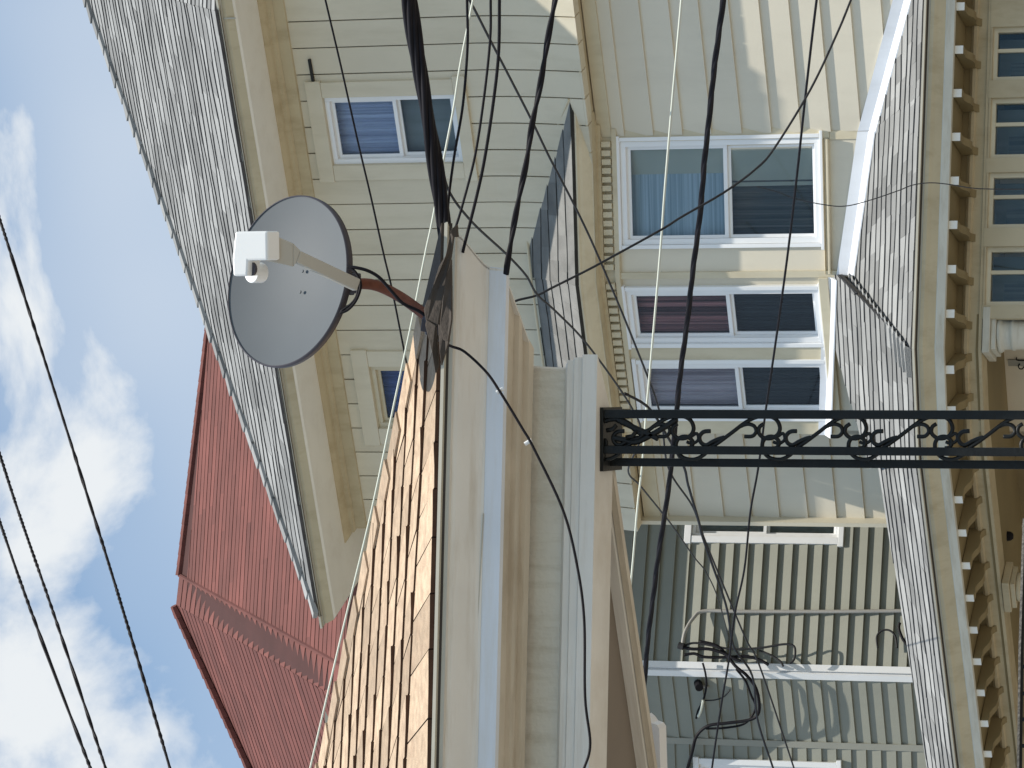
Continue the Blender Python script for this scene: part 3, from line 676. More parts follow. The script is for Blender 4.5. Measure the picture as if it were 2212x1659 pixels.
# round corner column with stepped capital
def column(name, X, Y, y, r, mtl, label, halfw=None):
    c = at(X, Y, y); m = MB()
    t = thing(name, (c.x, c.y, 0), label, 'column', 'columns under the cream porch cornice')
    z = zA1-0.01; d = along(-11 if Y < 900 else 34); n_ = vn(-11 if Y < 900 else 34)
    m = MB(); m.box((c.x, c.y, z-0.025), d*r*1.45, n_*r*1.45, Z*0.025); m.box((c.x, c.y, z-0.068), d*r*1.2, n_*r*1.2, Z*0.017); m.build('capital', M[mtl], t, bevel=0.004)
    m = MB(); prof = [(1.12, 0.088), (1.18, 0.10), (1.12, 0.115), (0.98, 0.125), (0.97, 0.17), (1.04, 0.178), (1.04, 0.192), (0.96, 0.20), (0.96, 0.5), (1.0, 1.5)]
    n = 28; vv = []; fs = []
    for k_, (q_, h) in enumerate(prof):
        for j in range(n): a_ = 2*math.pi*j/n; vv.append(Vector((c.x+math.cos(a_)*r*q_, c.y+math.sin(a_)*r*q_, z-h)))
    for k_ in range(len(prof)-1):
        for j in range(n): j2 = (j+1) % n; fs.append([k_*n+j, k_*n+j2, (k_+1)*n+j2, (k_+1)*n+j])
    m.add(vv, fs); m.build('shaft', M[mtl], t, smooth=True)
    return t
column('porch_column', 2180, 722, KC.y+0.62, 0.105, 'worn', 'round off-white column under the corner of the cream porch cornice')
column('porch_column', 2180, 1268, hit(2180, 1268, K2-vn(34)*0.56, vn(34)).y, 0.085, 'tan', 'weathered tan column with stepped capital left of the hanging lamp')
# porch lamp
lc_ = at(2168, 1158, hit(2150, 1158, K2-vn(34)*0.9, vn(34)).y)
lamp = thing('porch_lamp', lc_, 'small black and beige lamp hanging under the cream porch architrave', 'lamp')
m = MB(); m.tube([lc_+Vector((0, 0, 0.14)), lc_+Vector((0, 0, 0.04))], 0.006, 6); m.build('rod', M['trim'], lamp)
m = MB(); m.tube([lc_+Z*0.05, lc_+Z*0.02, lc_-Z*0.012], 0.03, 16, radii=[0.006, 0.026, 0.034]); m.build('socket', M['trim'], lamp)
m = MB(); m.tube([lc_-Z*0.013, lc_-Z*0.05, lc_-Z*0.066], 0.03, 16, radii=[0.036, 0.031, 0.018]); m.build('lamp_shade', M['black'], lamp)
# porch body down to the ground
m = MB(); b0 = KC-vn(12)*2.2; m.box(Vector((b0.x, b0.y+0.8, 1.1)), along(12)*3, vn(12)*1.4, Z*1.1); m.build('porch_base', M['pbrown'], house)

# ================================================================== GREY HOUSE WITH RED ROOF
G0 = at(1700, 1450, 28.0); GL = Plane(G0, 25); GR = Plane(G0, -16)
gh = thing('grey_house', (G0.x, G0.y+2, 0), 'grey clapboard house with red shingled roof and a white corner post between cream eaves', 'house')
zg0 = at(2100, 1450, 28).z; zg1 = at(1240, 1450, 28).z; zgs = zo(1478, 1400, 0, GR)
gw = opening(GR, 1500, 1090, 1812, 1163)
def laps_around(pl, s0, s1, z0, z1, ops, expo, butt, parent, zref):
    z = zref-math.ceil((zref-z0)/expo)*expo
    while z < z1:
        segs = [(s0, s1)]
        for o in ops:
            if z+expo > o[1]+0.01 and z < o[3]-0.01: segs = [q_ for a_, b_ in segs for q_ in ((a_, min(b_, o[0])), (max(a_, o[2]), b_)) if q_[1]-q_[0] > 0.01]
        for a_, b_ in segs:
            m = MB(); wedge(m, pl, rect(a_, z-pl.o.z, b_, z+expo*1.03-pl.o.z), z-pl.o.z, z+expo-pl.o.z, butt, 0.003, h0=-0.012, jit=0.001); m.build('siding_board', M['gsid'], parent)
        z += expo
sgr = GR.px(1700, 1085)[0]+0.6
laps_around(GR, 0.055, sgr, zg0, zg1, [gw], 0.1275, 0.032, gh, zref=hit(1516, 1300, GR.o, GR.n).z)
gw2 = opening(GL, 1510, 1645, 1810, 1760)
sgl = GL.px(1700, 1900)[0]
# left wall has a full-height batten where it turns again
sbt = GL.px(1700, 1605)[0]
laps_around(GL, sbt+0.03, -0.055, zg0-0.3, zg1, [], 0.1275, 0.022, gh, zref=hit(1584, 1500, GL.o, GL.n).z)
G2 = Plane(GL.p3((sbt, 0)), 8)
gw2 = opening(G2, 1512, 1648, 1812, 1760)
laps_around(G2, G2.px(1700, 1900)[0], -0.03, zg0-0.3, zg1, [gw2], 0.1275, 0.022, gh, zref=hit(1584, 1605, GL.o, GL.n).z)
m = MB(); m.box(Vector((G2.o.x, G2.o.y, (zg0+zg1)/2)), along(16)*0.028, vn(16)*0.03, Z*((zg1-zg0)/2+0.3)); m.build('corner_board', M['gtrim'], gh)
m = MB()
for pl, a_, b_ in ((GL, -0.055, 0.0), (GR, 0.0, 0.055)):
    q = rect(a_, zg0-0.3-pl.o.z, b_, zg1-pl.o.z); m.prism([pl.p3(p, -0.01) for p in q], [pl.p3(p, 0.036) for p in q])
m.build('corner_post', M['white'], gh, label='bright white corner post')
for pl, a_, b_ in ((GL, sbt, 0), (GR, 0, sgr), (G2, G2.px(1700, 1900)[0], 0)):
    ops = [gw] if pl is GR else ([gw2] if pl is G2 else [])
    backing(pl, a_, b_, zg0-0.4, zg1+0.1, [(o[0], o[1], min(o[2], b_), o[3]) for o in ops], 'wall', M['gsid'], h0=-0.06, h1=-0.013) if False else None
    m = MB()
    xs = sorted({a_, b_, *[o[0] for o in ops], *[o[2] for o in ops]})
    for x0, x1 in zip(xs, xs[1:]):
        zzs = [(zg0-0.4, zg1+0.1)]
        for o in ops:
            if x0 >= o[0]-1e-6 and x1 <= o[2]+1e-6: zzs = [(zg0-0.4, o[1]), (o[3], zg1+0.1)]
        for z0, z1 in zzs: q = rect(x0, z0-pl.o.z, x1, z1-pl.o.z); m.prism([pl.p3(p, -0.06) for p in q], [pl.p3(p, -0.013) for p in q])
    m.build('wall', M['gtrim'], gh)
window(gh, GR, gw, 0.5, 'shade', 'shade', trim_w=0.06, trim_m='white', fw=0.03, label='window half hidden by the cream bay')
window(gh, G2, gw2, 0.5, 'shade', 'dim', trim_w=0.05, trim_m='white', fw=0.03, label='window at the far left of the grey wall')
# eave over the grey bay, hidden behind the near porch but shading the walls
gp = [xy(G2.px and G2.o-G2.a*2.2), xy(G2.o), xy(G0), xy(G0+GR.a*sgr)]
sweep(gp, [(0.0, zg1+0.03), (0.33, zg1+0.02), (0.35, zg1+0.14), (0.0, zg1+0.35)], True).build('bay_eave', M['gtrim'], gh)
m = MB(); m.box(Vector((G0.x+0.2, G0.y+3.6, 6.4)), Vector((4.4, 0, 0)), Vector((0, 1.6, 0)), Z*6.2); m.build('house_body', M['gsid'], gh)
# conduit mast and its loop
cy = lambda X, Y, o=0.06: hit(X, Y, GR.o+GR.n*o, GR.n)
m = MB(); m.tube(spline([cy(1474, 1394, .16), cy(1480, 1365, .14), cy(1498, 1335, .09), cy(1522, 1320), cy(1608, 1321), cy(1808, 1321), cy(1990, 1319)], 8), 0.016, 8); m.build('conduit', M['conduit'], gh, smooth=True)
m = MB(); m.tube([cy(1466, 1394, .16), cy(1477, 1397, .16)], 0.03, 10); m.build('weather_head', M['cable_grey'], gh)
# security camera on the left wall
gc = lambda X, Y, o=0.05: hit(X, Y, GL.o+GL.n*o, GL.n)
secc = thing('wall_camera', gc(1505, 1478, 0.05), 'small black security camera on the grey wall beside the white corner post', 'camera')
m = MB(); c_ = gc(1506, 1479, 0.05); m.tube([c_+GL.n*-0.03, c_+GL.n*0.05-Z*0.03], 0.035, 12); m.build('housing', M['black'], secc)
m = MB(); m.tube([gc(1516, 1482, .03), gc(1530, 1484, .02)], 0.012, 8); m.build('bracket', M['conduit'], secc)

# red roof
A0 = at(388, 1243, 33.5); F1 = Plane(A0, -9, 40)
H1b = F1.px(760, 1455)
r1 = [F1.px(472, 560), F1.px(455, 672), F1.px(388, 1243), H1b, (F1.px(800, 1300)[0], F1.px(800, 1380)[1]), (F1.px(800, 500)[0]+0.0, F1.px(800, 1380)[1])]
hip1a = A0; hip1b = F1.p3(H1b)
A2 = at(381, 1306, 33.6)
zoff = F1.st
ev = F1.px(745, 1330)
tE = F1.px(756, 1340)[1]
zE_ = F1.p3((0, tE)).z; best = None
for q_ in range(30, 80):
    f_ = Plane(A2, 40, q_); e_ = abs(hit(752, 1528, f_.o, f_.n).z-zE_)
    if best is None or e_ < best[0]: best = (e_, q_)
F2 = Plane(A2, 40, best[1]); print('F2 slope', best)
F1poly = [(F1.px(520, 500)[0], tE), (H1b[0]+0.05, tE), F1.px(388, 1243), F1.px(455, 672), F1.px(470, 500)]
shingles(F1, F1poly, 0.115, 1.1, 0.0055, wob=0.008).build('red_roof_shingles', M['rshingle'], gh, stuff=True, attr=True)
slab(F1, F1poly, -0.06, -0.011).build('roof_deck', M['reddeck'], gh)
zE = F1.p3((0, tE)).z
t2 = (zE-A2.z)/F2.b.z
hx = F2.px(752, 1528)
F2poly = [(hx[0], t2), (0, 0), F2.px(380, 1303), F2.px(490, 1503), F2.px(560, 1690), F2.px(800, 1900), (F2.px(800, 1900)[0], t2)]
F2poly = [F2.px(381, 1306), F2.px(560, 1692), (F2.px(700, 1960)[0], t2), (hx[0], t2)]
shingles(F2, F2poly, 0.135, 1.1, 0.0055, wob=0.008).build('red_roof_shingles', M['rshingle'], gh, stuff=True, attr=True)
slab(F2, F2poly, -0.06, -0.011).build('roof_deck', M['reddeck'], gh)
# narrow hip facet between them
pA, pB = F1.p3(F1.px(388, 1243)), F1.p3((F1.st(F1.p3(H1b))[0]+0.05, tE)); pC, pD = A2, F2.p3((hx[0], t2))
m = MB(); nc = int((pA.z-pB.z)/(0.16*math.sin(rad(40))))
for i in range(nc):
    u0, u1 = i/nc, (i+1.04)/nc
    a0, a1, b0_, b1_ = pB.lerp(pA, u0), pB.lerp(pA, u1), pD.lerp(pC, u0), pD.lerp(pC, u1); nn_ = vn(-20)*0.008+Z*0.006
    m.e.add(len(m.f)+1); m.add([a0+nn_, b0_+nn_, b1_+nn_*0.15, a1+nn_*0.15, a0, b0_], [[0, 3, 2, 1][::-1], [0, 1, 5, 4][::-1]])
m.build('hip_caps', M['rshingle'], gh, stuff=True, attr=True)
m = MB(); m.tube([pA, pB], 0.022, 6); m.build('hip_ridge', M['rshingle'], gh)
m = MB(); m.add([pA, pB, pD, pC], [[0, 1, 2, 3]]); m.build('roof_deck', M['reddeck'], gh)
# ridge cap, dark beneath
m = MB(); ra, rb = F1.p3(F1.px(388, 1243), 0.0), F1.p3(F1.px(455, 672), 0.0)
nC = 26
for i in range(nC):
    a_, b_ = ra.lerp(rb, i/nC), ra.lerp(rb, (i+1.1)/nC); m.tube([a_, b_], 0.04, 6, radii=[0.045, 0.04])
m.build('ridge_caps', M['rshingle'], gh, stuff=True, attr=True)
m = MB(); ra, rb = F2.p3(F2.px(381, 1306), 0.03), F2.p3(F2.px(560, 1692), 0.03)
for i in range(18):
    a_, b_ = ra.lerp(rb, i/18), ra.lerp(rb, (i+1.1)/18); m.tube([a_, b_], 0.045, 6, radii=[0.04, 0.05])
m.build('ridge_caps', M['rshingle'], gh, stuff=True, attr=True)
ew = F1.p3((F1.px(748, 1340)[0], tE)); m = MB(); m.box(ew+Vector((0, 0.5, -1.6)), along(-9)*3.0, vn(-9)*0.05, Z*1.55); m.build('upper_wall', M['gsid'], gh)
fw_ = F2.p3((hx[0], t2)); m = MB(); q_ = [fw_-vn(40)*0.35-along(40)*0.3, fw_-vn(40)*0.35-along(40)*5]; q_ = [q_[0]-Z*3, q_[1]-Z*3, q_[1]+Z*0.2, q_[0]+Z*0.2]; m.prism(q_, [p-vn(40)*0.1 for p in q_]); m.build('upper_wall', M['gsid'], gh)
m = MB(); m.box(ew+vn(-9)*0.02+Z*(-0.03), along(-9)*2.5, vn(-9)*0.03, Z*0.04); m.build('red_roof_gutter', M['reddeck'], gh)

# ================================================================== NEAR PORCH
N0 = at(1180, 795, 10.0); DG = -4.5; na, nn = along(DG), vn(DG)
porch = thing('near_porch', (N0.x-1, N0.y+0.6, 0), 'near porch roof with sunlit tan shingles over a moulded cream and bluish cornice', 'porch')
def zp(X, o, Y=1106): return hit(X, Y, N0+nn*o, nn).z
corner = Vector((N0.x, N0.y, 0)); side = -nn
npath = [xy(corner-na*3.2), xy(corner)]
z945, z969 = zp(945, .40), zp(969, .385)
sweep(npath, [(0.30, z945+0.01), (0.402, z945), (0.402, z945-0.010), (0.386, z945-0.012), (0.384, z969)], endw=na+nn).build('drip_edge', M['drip'], porch)
cr = []
for k in range(9):
    t = k/8; o = 0.372-0.09*t+0.012*math.sin(2*math.pi*t); zx = zp(970, .372)+(zp(1044, .285)-zp(970, .372))*t; cr.append((o, zx+0.004*math.sin(2*math.pi*t)))
sweep(npath, [(0.384, z969+0.004), (0.380, z969-0.001)]+cr, endw=na+nn).build('crown_moulding', M['crown'], porch, smooth=False)
sweep(npath, [(0.281, zp(1044, .28)+0.004), (0.281, zp(1044, .28)-0.001), (0.276, zp(1082, .276)), (0.25, zp(1083, .276)-0.0005)], endw=na+nn).build('fascia_board', M['fillet'], porch)
zs_ = zp(1084, .25)
sweep(npath, [(0.252, zs_+0.004), (0.16, zs_+0.003), (0.155, zs_-0.012), (0.13, zs_-0.014), (0.12, zs_-0.004), (0.085, zs_-0.006), (0.08, zs_-0.022), (0.055, zs_-0.03), (0.04, zp(1130, .04)), (0.012, zp(1134, .012))], endw=na+nn).build('bed_moulding', M['bed'], porch)
sweep(npath, [(0.0, zp(1130, 0)+0.03), (0.0, zp(1219, 0))], endw=na+nn).build('frieze_board', M['frieze'], porch)
zl = zp(1284, .035)
sweep(npath, [(0.0, zp(1218, 0)+0.006), (0.022, zp(1219, .022)), (0.022, zp(1232, .022)), (0.03, zp(1234, .03)), (0.03, zp(1250, .03)), (0.038, zp(1252, .038)), (0.038, zl), (-0.16, zl-0.001), (-0.16, zl+0.05)], endw=na+nn).build('architrave', M['crown'], porch)
endp = [(0.384, z969), (0.36, z969)]+cr[1:]+[(0.276, zp(1082, .276)), (0.25, zs_), (0.155, zs_-0.012), (0.08, zs_-0.022), (0.01, zp(1134, .012)), (0.0, zl), (-0.15, zl), (-0.15, z969)]
mt_ = (na+nn)
m = MB(); r0_ = [corner-na*0.004+mt_*o+Z*z for o, z in endp]; m.prism(r0_, [p-na*0.006 for p in r0_]); m.build('cornice_end', M['crown'], porch)
# hairline gap along the fascia
m = MB(); a_, b_ = hit(1044, 1109, N0+nn*0.285, nn), hit(1015, 1659, N0+nn*0.285, nn); m.tube([a_, b_], 0.0016, 5); m.build('paint_gap', M['drip'], porch)
# roof facet with individual shingles
kx = corner+na*0.40+nn*0.40; RP = Plane(Vector((kx.x, kx.y, z945+0.006)), DG, 31)
hl_ = RP.px(690, 1659); hl2 = RP.px(648, 1838)
tri = [(0, 0), hl2, (hl2[0], 0)]
slab(RP, tri, -0.03, -0.012).build('roof_deck', M['deck'], porch)
s0_ = -0.30; tri2 = [(s0_, 0), (s0_, hl2[1]*s0_/hl2[0]), hl2, (hl2[0], 0)]
slab(RP, [(0.0, 0), (s0_, 0), (s0_, hl2[1]*s0_/hl2[0])], -0.012, 0.004).build('corner_underlay', M['dshingle'], porch)
def tf(k, s):
    L_ = -s; b_ = 0.10+0.13*max(L_, 0)
    return 0.0 if k == 0 else b_+(k-1)*0.125
lst = shingles(RP, tri2, 0.125, 0.165, 0.0075, skew=-0.085, tfun=tf, each=True, wob=0.008)
lst.sort(key=lambda q: -q[0])
for ar_, mm in lst[:290]: mm.build('shingle', M['tshingle'], porch)
if lst[290:]:
    rest = MB()
    for ar_, mm in lst[290:]: rest.add(mm.v, mm.f)
    rest.build('small_shingles', M['tshingle'], porch, stuff=True)
# hip caps
hd = Vector((hl2[0], hl2[1], 0)); n_h = 13
for i in range(n_h):
    a_ = hd*((i+1.75)/(n_h+1)); b_ = hd*((i+2.85)/(n_h+1)); d = hd.normalized(); w = Vector((-d.y, d.x, 0))*0.085
    if w.y > 0: w = -w
    qa = [(a_.x, a_.y), (a_.x+w.x, a_.y+w.y), (b_.x+w.x*0.92, b_.y+w.y*0.92), (b_.x, b_.y)]
    m = MB(); hh = [0.013, 0.012, 0.004, 0.005]
    m.prism([RP.p3(p, 0.004) for p in qa], [RP.p3(p, hh[k]+random.uniform(0, .003)) for k, p in enumerate(qa)])
    m.build('hip_cap', M['tshingle'], porch)
# right-hand facet falling away, so the roof is solid
side_pl = [RP.p3((0, 0)), RP.p3(hl2, -.02), RP.p3((hl2[0], 0))+side*1.6-Z*0.3]
m = MB(); m.add(side_pl, [[0, 1, 2]]); m.build('side_roof', M['tshingle'], porch)
# torn dark shingles at the corner
def flap(pts, y, th, name='torn_shingle', dy=0.0, mt='dshingle'):
    n = len(pts); cY = sum(p[0] for p in pts)/n
    ring = [at(X, Y, y+dy*(Y-600)/200.0+random.uniform(-.006, .006)) for X, Y in pts]
    m = MB(); m.prism([p+Vector((0, th, 0)) for p in ring], ring); m.build(name, M[mt], porch, bevel=0.002)
flap([(981, 500), (972, 505), (962, 552), (948, 575), (934, 620), (915, 668), (921, 700), (946, 705), (957, 640), (968, 590), (975, 545)], 9.47, 0.014, dy=0.02)
flap([(974, 560), (964, 600), (955, 650), (950, 700), (957, 735), (968, 738), (975, 690), (975, 620)], 9.43, 0.014, dy=0.03)
flap([(921, 690), (918, 702), (933, 760), (940, 806), (947, 790), (944, 740), (941, 703)], 9.47, 0.012, dy=0.0)
flap([(946, 700), (949, 760), (953, 790), (962, 760), (970, 735), (962, 706)], 9.46, 0.012, dy=0.0)
flap([(987, 485), (978, 492), (972, 500), (978, 512), (989, 512)], 9.44, 0.012)
# ceiling, house-side beam and a white bracket end
m = MB(); cz = zl+0.04
T0 = at(1294, 1005, 10.13); TA = along(28)
bl_ = T0-TA*3.6+vn(28)*-0.05
cq = [corner+nn*-0.14-na*0.01, corner-na*3.3-nn*0.14, bl_, T0+TA*0.1-vn(28)*0.05]; cz = T0.z+0.02; cq = [Vector((p.x, p.y, cz)) for p in cq]
m.prism(cq, [p+Z*0.02 for p in cq]); m.build('ceiling', M['ceil'], porch)
tA, tB = T0, hit(1384+3, 1659, T0, vn(28)); tdir = -TA
zt = tA.z; m = MB()
top0, top1 = tA+TA*0.06, tA+tdir*3.4
for (o, z0, z1, nm, mt) in ((0.0, -0.012, 0.022, 'house_beam', 'crown'), (0.02, -0.034, -0.014, 'beam_moulding', 'bed')):
    m = MB(); q = [top0+vn(28)*(-o)+Z*z0, top1+vn(28)*(-o)+Z*z0, top1+vn(28)*(-o)+Z*z1, top0+vn(28)*(-o)+Z*z1]
    m.prism(q, [p-vn(28)*0.03 for p in q]); m.build(nm, M[mt], porch)
cq = [top0, top1]; 
wb = at(1405, 1625, hit(1400, 1620, T0+vn(28)*-0.02, vn(28)).y+0.12)
m = MB(); ring = []
pr = [(1392, 1545), (1400, 1552), (1407, 1562), (1419, 1566), (1424, 1574), (1428, 1700), (1392, 1700)]
ring = [at(X, Y, wb.y) for X, Y in pr]; m.prism([p+Vector((0, 0.09, 0)) for p in ring], ring); m.build('beam_bracket', M['white'], porch)
# upright house body out of frame that carries the porch
hb = corner-na*5.2-nn*3.4; m = MB(); m.box(Vector((hb.x, hb.y, 2.6)), na*2.0, nn*2.0, Z*2.6); m.build('house_body', M['crown'], porch)

# ================================================================== IRON COLUMN
IP = at(1284, 946, 10.0); ic = thing('iron_column', (IP.x, IP.y, 0), 'black wrought-iron porch column with scrollwork hanging below the near cornice', 'column')
CP = Plane(Vector((IP.x, IP.y, zl)), 0); cx = lambda X, Y: hit(X, Y, CP.o, CP.n)
yI = CP.o.y
def vbar(Y0, Y1, y0, y1, name='post'):
    a_, b_ = at(1400, Y0, yI), at(1400, Y1, yI); x0, x1 = b_.x, a_.x
    m = MB(); m.box(((x0+x1)/2, (y0+y1)/2, zl/2-0.001), Vector(((x1-x0)/2, 0, 0)), Vector((0, (y1-y0)/2, 0)), Z*(zl/2-0.002)); m.build(name, M['iron'], ic, bevel=0.003)
vbar(885, 904, yI, yI+0.026); vbar(963, 981, yI, yI+0.026); vbar(991, 1009, yI+0.07, yI+0.097)
m = MB(); a_ = cx(1284, 1018); b_ = cx(1284, 880); m.box(((a_.x+b_.x)/2, yI+0.10, zl-0.006), Vector(((b_.x-a_.x)/2, 0, 0)), Vector((0, 0.11, 0)), Z*0.005); m.build('top_plate', M['iron'], ic)
# scroll motif traced in millimetres around one period: (down, across) in zoomed picture units
S1 = [(1080, 1088), (1052, 1110), (1050, 1150), (1085, 1180), (1130, 1182), (1172, 1155), (1185, 1110), (1160, 1060), (1100, 1037), (1030, 1046), (960, 1080), (880, 1140), (800, 1200), (730, 1248), (690, 1290), (630, 1318), (560, 1308), (518, 1265), (512, 1212), (540, 1175), (585, 1172), (620, 1205), (606, 1240), (575, 1245)]
S2 = [(735, 1135), (690, 1140), (664, 1170), (672, 1208), (705, 1226), (745, 1205), (790, 1185), (825, 1176)]
S3 = [(955, 1170), (1005, 1168), (1030, 1140), (1020, 1105), (985, 1090), (950, 1095), (930, 1105)]
S4 = [(1130, 1182), (1170, 1170), (1205, 1150), (1215, 1190), (1180, 1215), (1140, 1205)]
base = None
def scroll_pts(P, k):
    return [cx(1474.6+(X+k*560)/3.0, 553+Y/3.0)+Vector((0, 0.012, 0)) for X, Y in P]
for k in range(-2, 9):
    m = MB()
    for P, r in ((S1, 0.0066), (S2, 0.0066), (S3, 0.006), (S4, 0.005)):
        pts = spline(scroll_pts(P, k), 5)
        if k < 0: pts = [p for p in pts if p.z < zl-0.004]
        if len(pts) > 3: m.tube(pts, r, 6)
    if m.v: m.build('scroll', M['iron'], ic, smooth=True)
m = MB(); kk = [(1300, 960), (1290, 935), (1300, 912), (1330, 905), (1355, 915), (1380, 935), (1400, 930)]
m.tube(spline([cx(X, Y)+Vector((0, .012, 0)) for X, Y in kk], 6), 0.009, 6)
m.tube(spline([cx(X, Y)+Vector((0, .012, 0)) for X, Y in [(1330, 906), (1370, 925), (1400, 938), (1420, 948)]], 6), 0.009, 6)
m.tube(spline([cx(X, Y)+Vector((0, .012, 0)) for X, Y in [(1320, 945), (1345, 950), (1370, 955), (1395, 945), (1430, 925), (1460, 905)]], 6), 0.009, 6)
for (X, Y) in ((1310, 930), (1352, 945)): m.tube([cx(X, Y), cx(X+14, Y-3), cx(X+22, Y-12)], 0.007, 6)
m.build('leaf_ornament', M['iron'], ic, smooth=True)
# iron rail low at the left edge
RY = 11.6; r0 = thing('iron_railing', at(2205, 1600, RY), 'black iron railing top at the lower left, beneath the scrolled porch cornice', 'railing')
a_, b_ = at(2206, 1300, RY), at(2201, 1760, RY); m = MB(); m.tube([at(2215, 1120, RY), at(2206, 1400, RY), at(2201, 1760, RY)], 0.010, 6); m.build('top_rail', M['iron'], r0)
for Y in (1440, 1498, 1554, 1611, 1668):
    p = at(2204, Y, RY); m = MB(); m.tube([p, p-Z*0.9], 0.007, 6); m.build('baluster', M['iron'], r0)

# ================================================================== SATELLITE DISH
Dc = at(620, 607, 9.60); vd = (Dc-CAM).normalized(); tau = rad(49)
iu = (UP-vd*UP.dot(vd)).normalized(); ir = vd.cross(iu).normalized()
if ir.x < 0: ir = -ir
nd = (-vd*math.cos(tau)+(iu*math.cos(rad(15))+ir*math.sin(rad(15)))*math.sin(tau)).normalized()
maj = (ir*math.cos(rad(15))-iu*math.sin(rad(15))).normalized(); mnr = nd.cross(maj).normalized()
if mnr.z < 0: mnr = -mnr
dish = thing('satellite_dish', at(935, 695, 9.62), 'grey satellite dish with white feed horn on a rusty mast above the near porch corner', 'satellite dish')
Rd = 187/FP*(Dc-CAM).dot(FW); depth = 0.045; N = 96; RG = 10
def dish_surf(off, sc=1.0, dep=depth):
    vv = [Dc-nd*(dep)+nd*off]
    for i in range(1, RG+1):
        r = i/RG*sc
        for j in range(N):
            a_ = 2*math.pi*j/N; vv.append(Dc+(maj*math.cos(a_)+mnr*math.sin(a_))*Rd*r+nd*(-dep*(1-r*r)+off))
    fs = [[0, 1+j, 1+(j+1) % N] for j in range(N)]
    for i in range(RG-1):
        for j in range(N): a_ = 1+i*N+j; b_ = 1+i*N+(j+1) % N; fs.append([a_, a_+N, b_+N, b_])
    return vv, fs
m = MB(); vv, fs = dish_surf(0); m.add(vv, fs); vv, fs = dish_surf(-0.004); m.add(vv, [f[::-1] for f in fs]); m.build('reflector', M['dish'], dish, smooth=True)
m = MB(); pr = [(0.995, 0.003), (1.012, 0.001), (1.016, -0.006), (1.010, -0.020), (0.99, -0.020)]; vv = []; fs = []
for k, (r, o) in enumerate(pr):
    for j in range(N): a_ = 2*math.pi*j/N; vv.append(Dc+(maj*math.cos(a_)+mnr*math.sin(a_))*Rd*r+nd*o)
for k in range(len(pr)-1):
    for j in range(N): j2 = (j+1) % N; fs.append([k*N+j, k*N+j2, (k+1)*N+j2, (k+1)*N+j])
m.add(vv, fs); m.build('rim', M['rim'], dish, smooth=True)
# rivets
for X, Y in ((649, 631), (717, 626), (654, 586)):
    p = hit(X, Y, Dc-nd*0.035, nd); m = MB(); m.tube([p, p+nd*0.004], 0.005, 10); m.build('bolt', M['dish'], dish)
# feed arm
ab = at(771, 616, 9.44); ae = at(640, 554, 9.27)
ax = (ae-ab).normalized(); sx_ = ir-ax*ir.dot(ax); sx_.normalize(); sy_ = ax.cross(sx_)
m = MB(); rg = lambda c, w, h: [c-sx_*w-sy_*h, c+sx_*w-sy_*h, c+sx_*w+sy_*h, c-sx_*w+sy_*h]
m.prism(rg(ab, .0185, .012), rg(ae, .0185, .012)); m.build('feed_arm', M['arm'], dish, bevel=0.004)
fc_ = at(578, 533, 9.19)      # back of the white face
f0 = [at(X, Y, 9.175) for X, Y in ((505+2, 500), (577, 499), (578, 562), (536, 563), (534, 596), (503, 597), (501, 560))]
fn = (-vd*0.75+Z*0.62).normalized()
bk = [p-fn*0.05+Vector((0, 0, -0.0)) for p in f0]
m = MB(); m.prism(bk, f0); m.build('feed_cover', M['lnb'], dish, bevel=0.006)
ring0 = rg(ae, .0185, .013); cc = at(590, 532, 9.225)
quad = [at(582, 563, 9.235), at(582, 503, 9.235), at(560, 503, 9.26), at(560, 563, 9.26)]
m = MB(); mid_ = at(633, 551, 9.262); w_ = [mid_-ir*.029-Z*.012, mid_+ir*.031-Z*.012, mid_+ir*.031+Z*.012, mid_-ir*.029+Z*.012]
q4 = [at(576, 563, 9.20), at(576, 501, 9.20), at(570, 501, 9.26), at(570, 563, 9.26)]
m.prism([at(576, 562, 9.20), at(576, 501, 9.20), at(568, 501, 9.27), at(568, 562, 9.27)], [mid_-ir*.034-vd*.012, mid_+ir*.034-vd*.012, mid_+ir*.034+vd*.02, mid_-ir*.034+vd*.02])
m.prism([mid_-ir*.034-vd*.011, mid_+ir*.034-vd*.011, mid_+ir*.034+vd*.019, mid_-ir*.034+vd*.019], [ae-sx_*.0185-sy_*.012, ae+sx_*.0185-sy_*.012, ae+sx_*.0185+sy_*.012, ae-sx_*.0185+sy_*.012])
m.build('feed_bracket', M['arm'], dish, bevel=0.002)
hc = at(541, 589, 9.24); m = MB(); m.tube([hc-fn*0.002, hc-fn*0.045], 0.03, 20, radii=[0.030, 0.030]); m.build('feed_horn', M['lnb'], dish, smooth=False, bevel=0.003)
m = MB(); m.tube([at(546, 581, 9.20), at(546, 581, 9.20)+fn*0.008], 0.02, 16); m.build('horn_recess', M['rim'], dish)
# clamp behind the dish, mast, foot
m = MB(); m.box(at(752, 612, 9.56), ir*.035, vd*.05, iu*.018); m.box(at(765, 612, 9.52), ir*.03, vd*.02, iu*.02); m.build('clamp', M['rim'], dish, bevel=0.004)
m = MB(); m.tube(spline([at(764, 613, 9.58), at(800, 614, 9.60), at(832, 624, 9.62), at(870, 645, 9.63), at(905, 670, 9.62), at(938, 697, 9.60)], 6), 0.0165, 14); m.build('mast', M['rust'], dish, smooth=True)
m = MB(); fb = at(934, 698, 9.60); m.box(fb, ir*.035, vd*.03, iu*.02)
m.prism([at(912, 686, 9.55), at(908, 715, 9.55), at(930, 720, 9.56), at(945, 700, 9.55), at(944, 640, 9.50), at(935, 662, 9.55)], [at(912, 686, 9.60), at(908, 715, 9.60), at(930, 720, 9.61), at(945, 700, 9.60), at(944, 640, 9.56), at(935, 662, 9.60)]); m.build('mast_foot', M['rim'], dish, bevel=0.003)
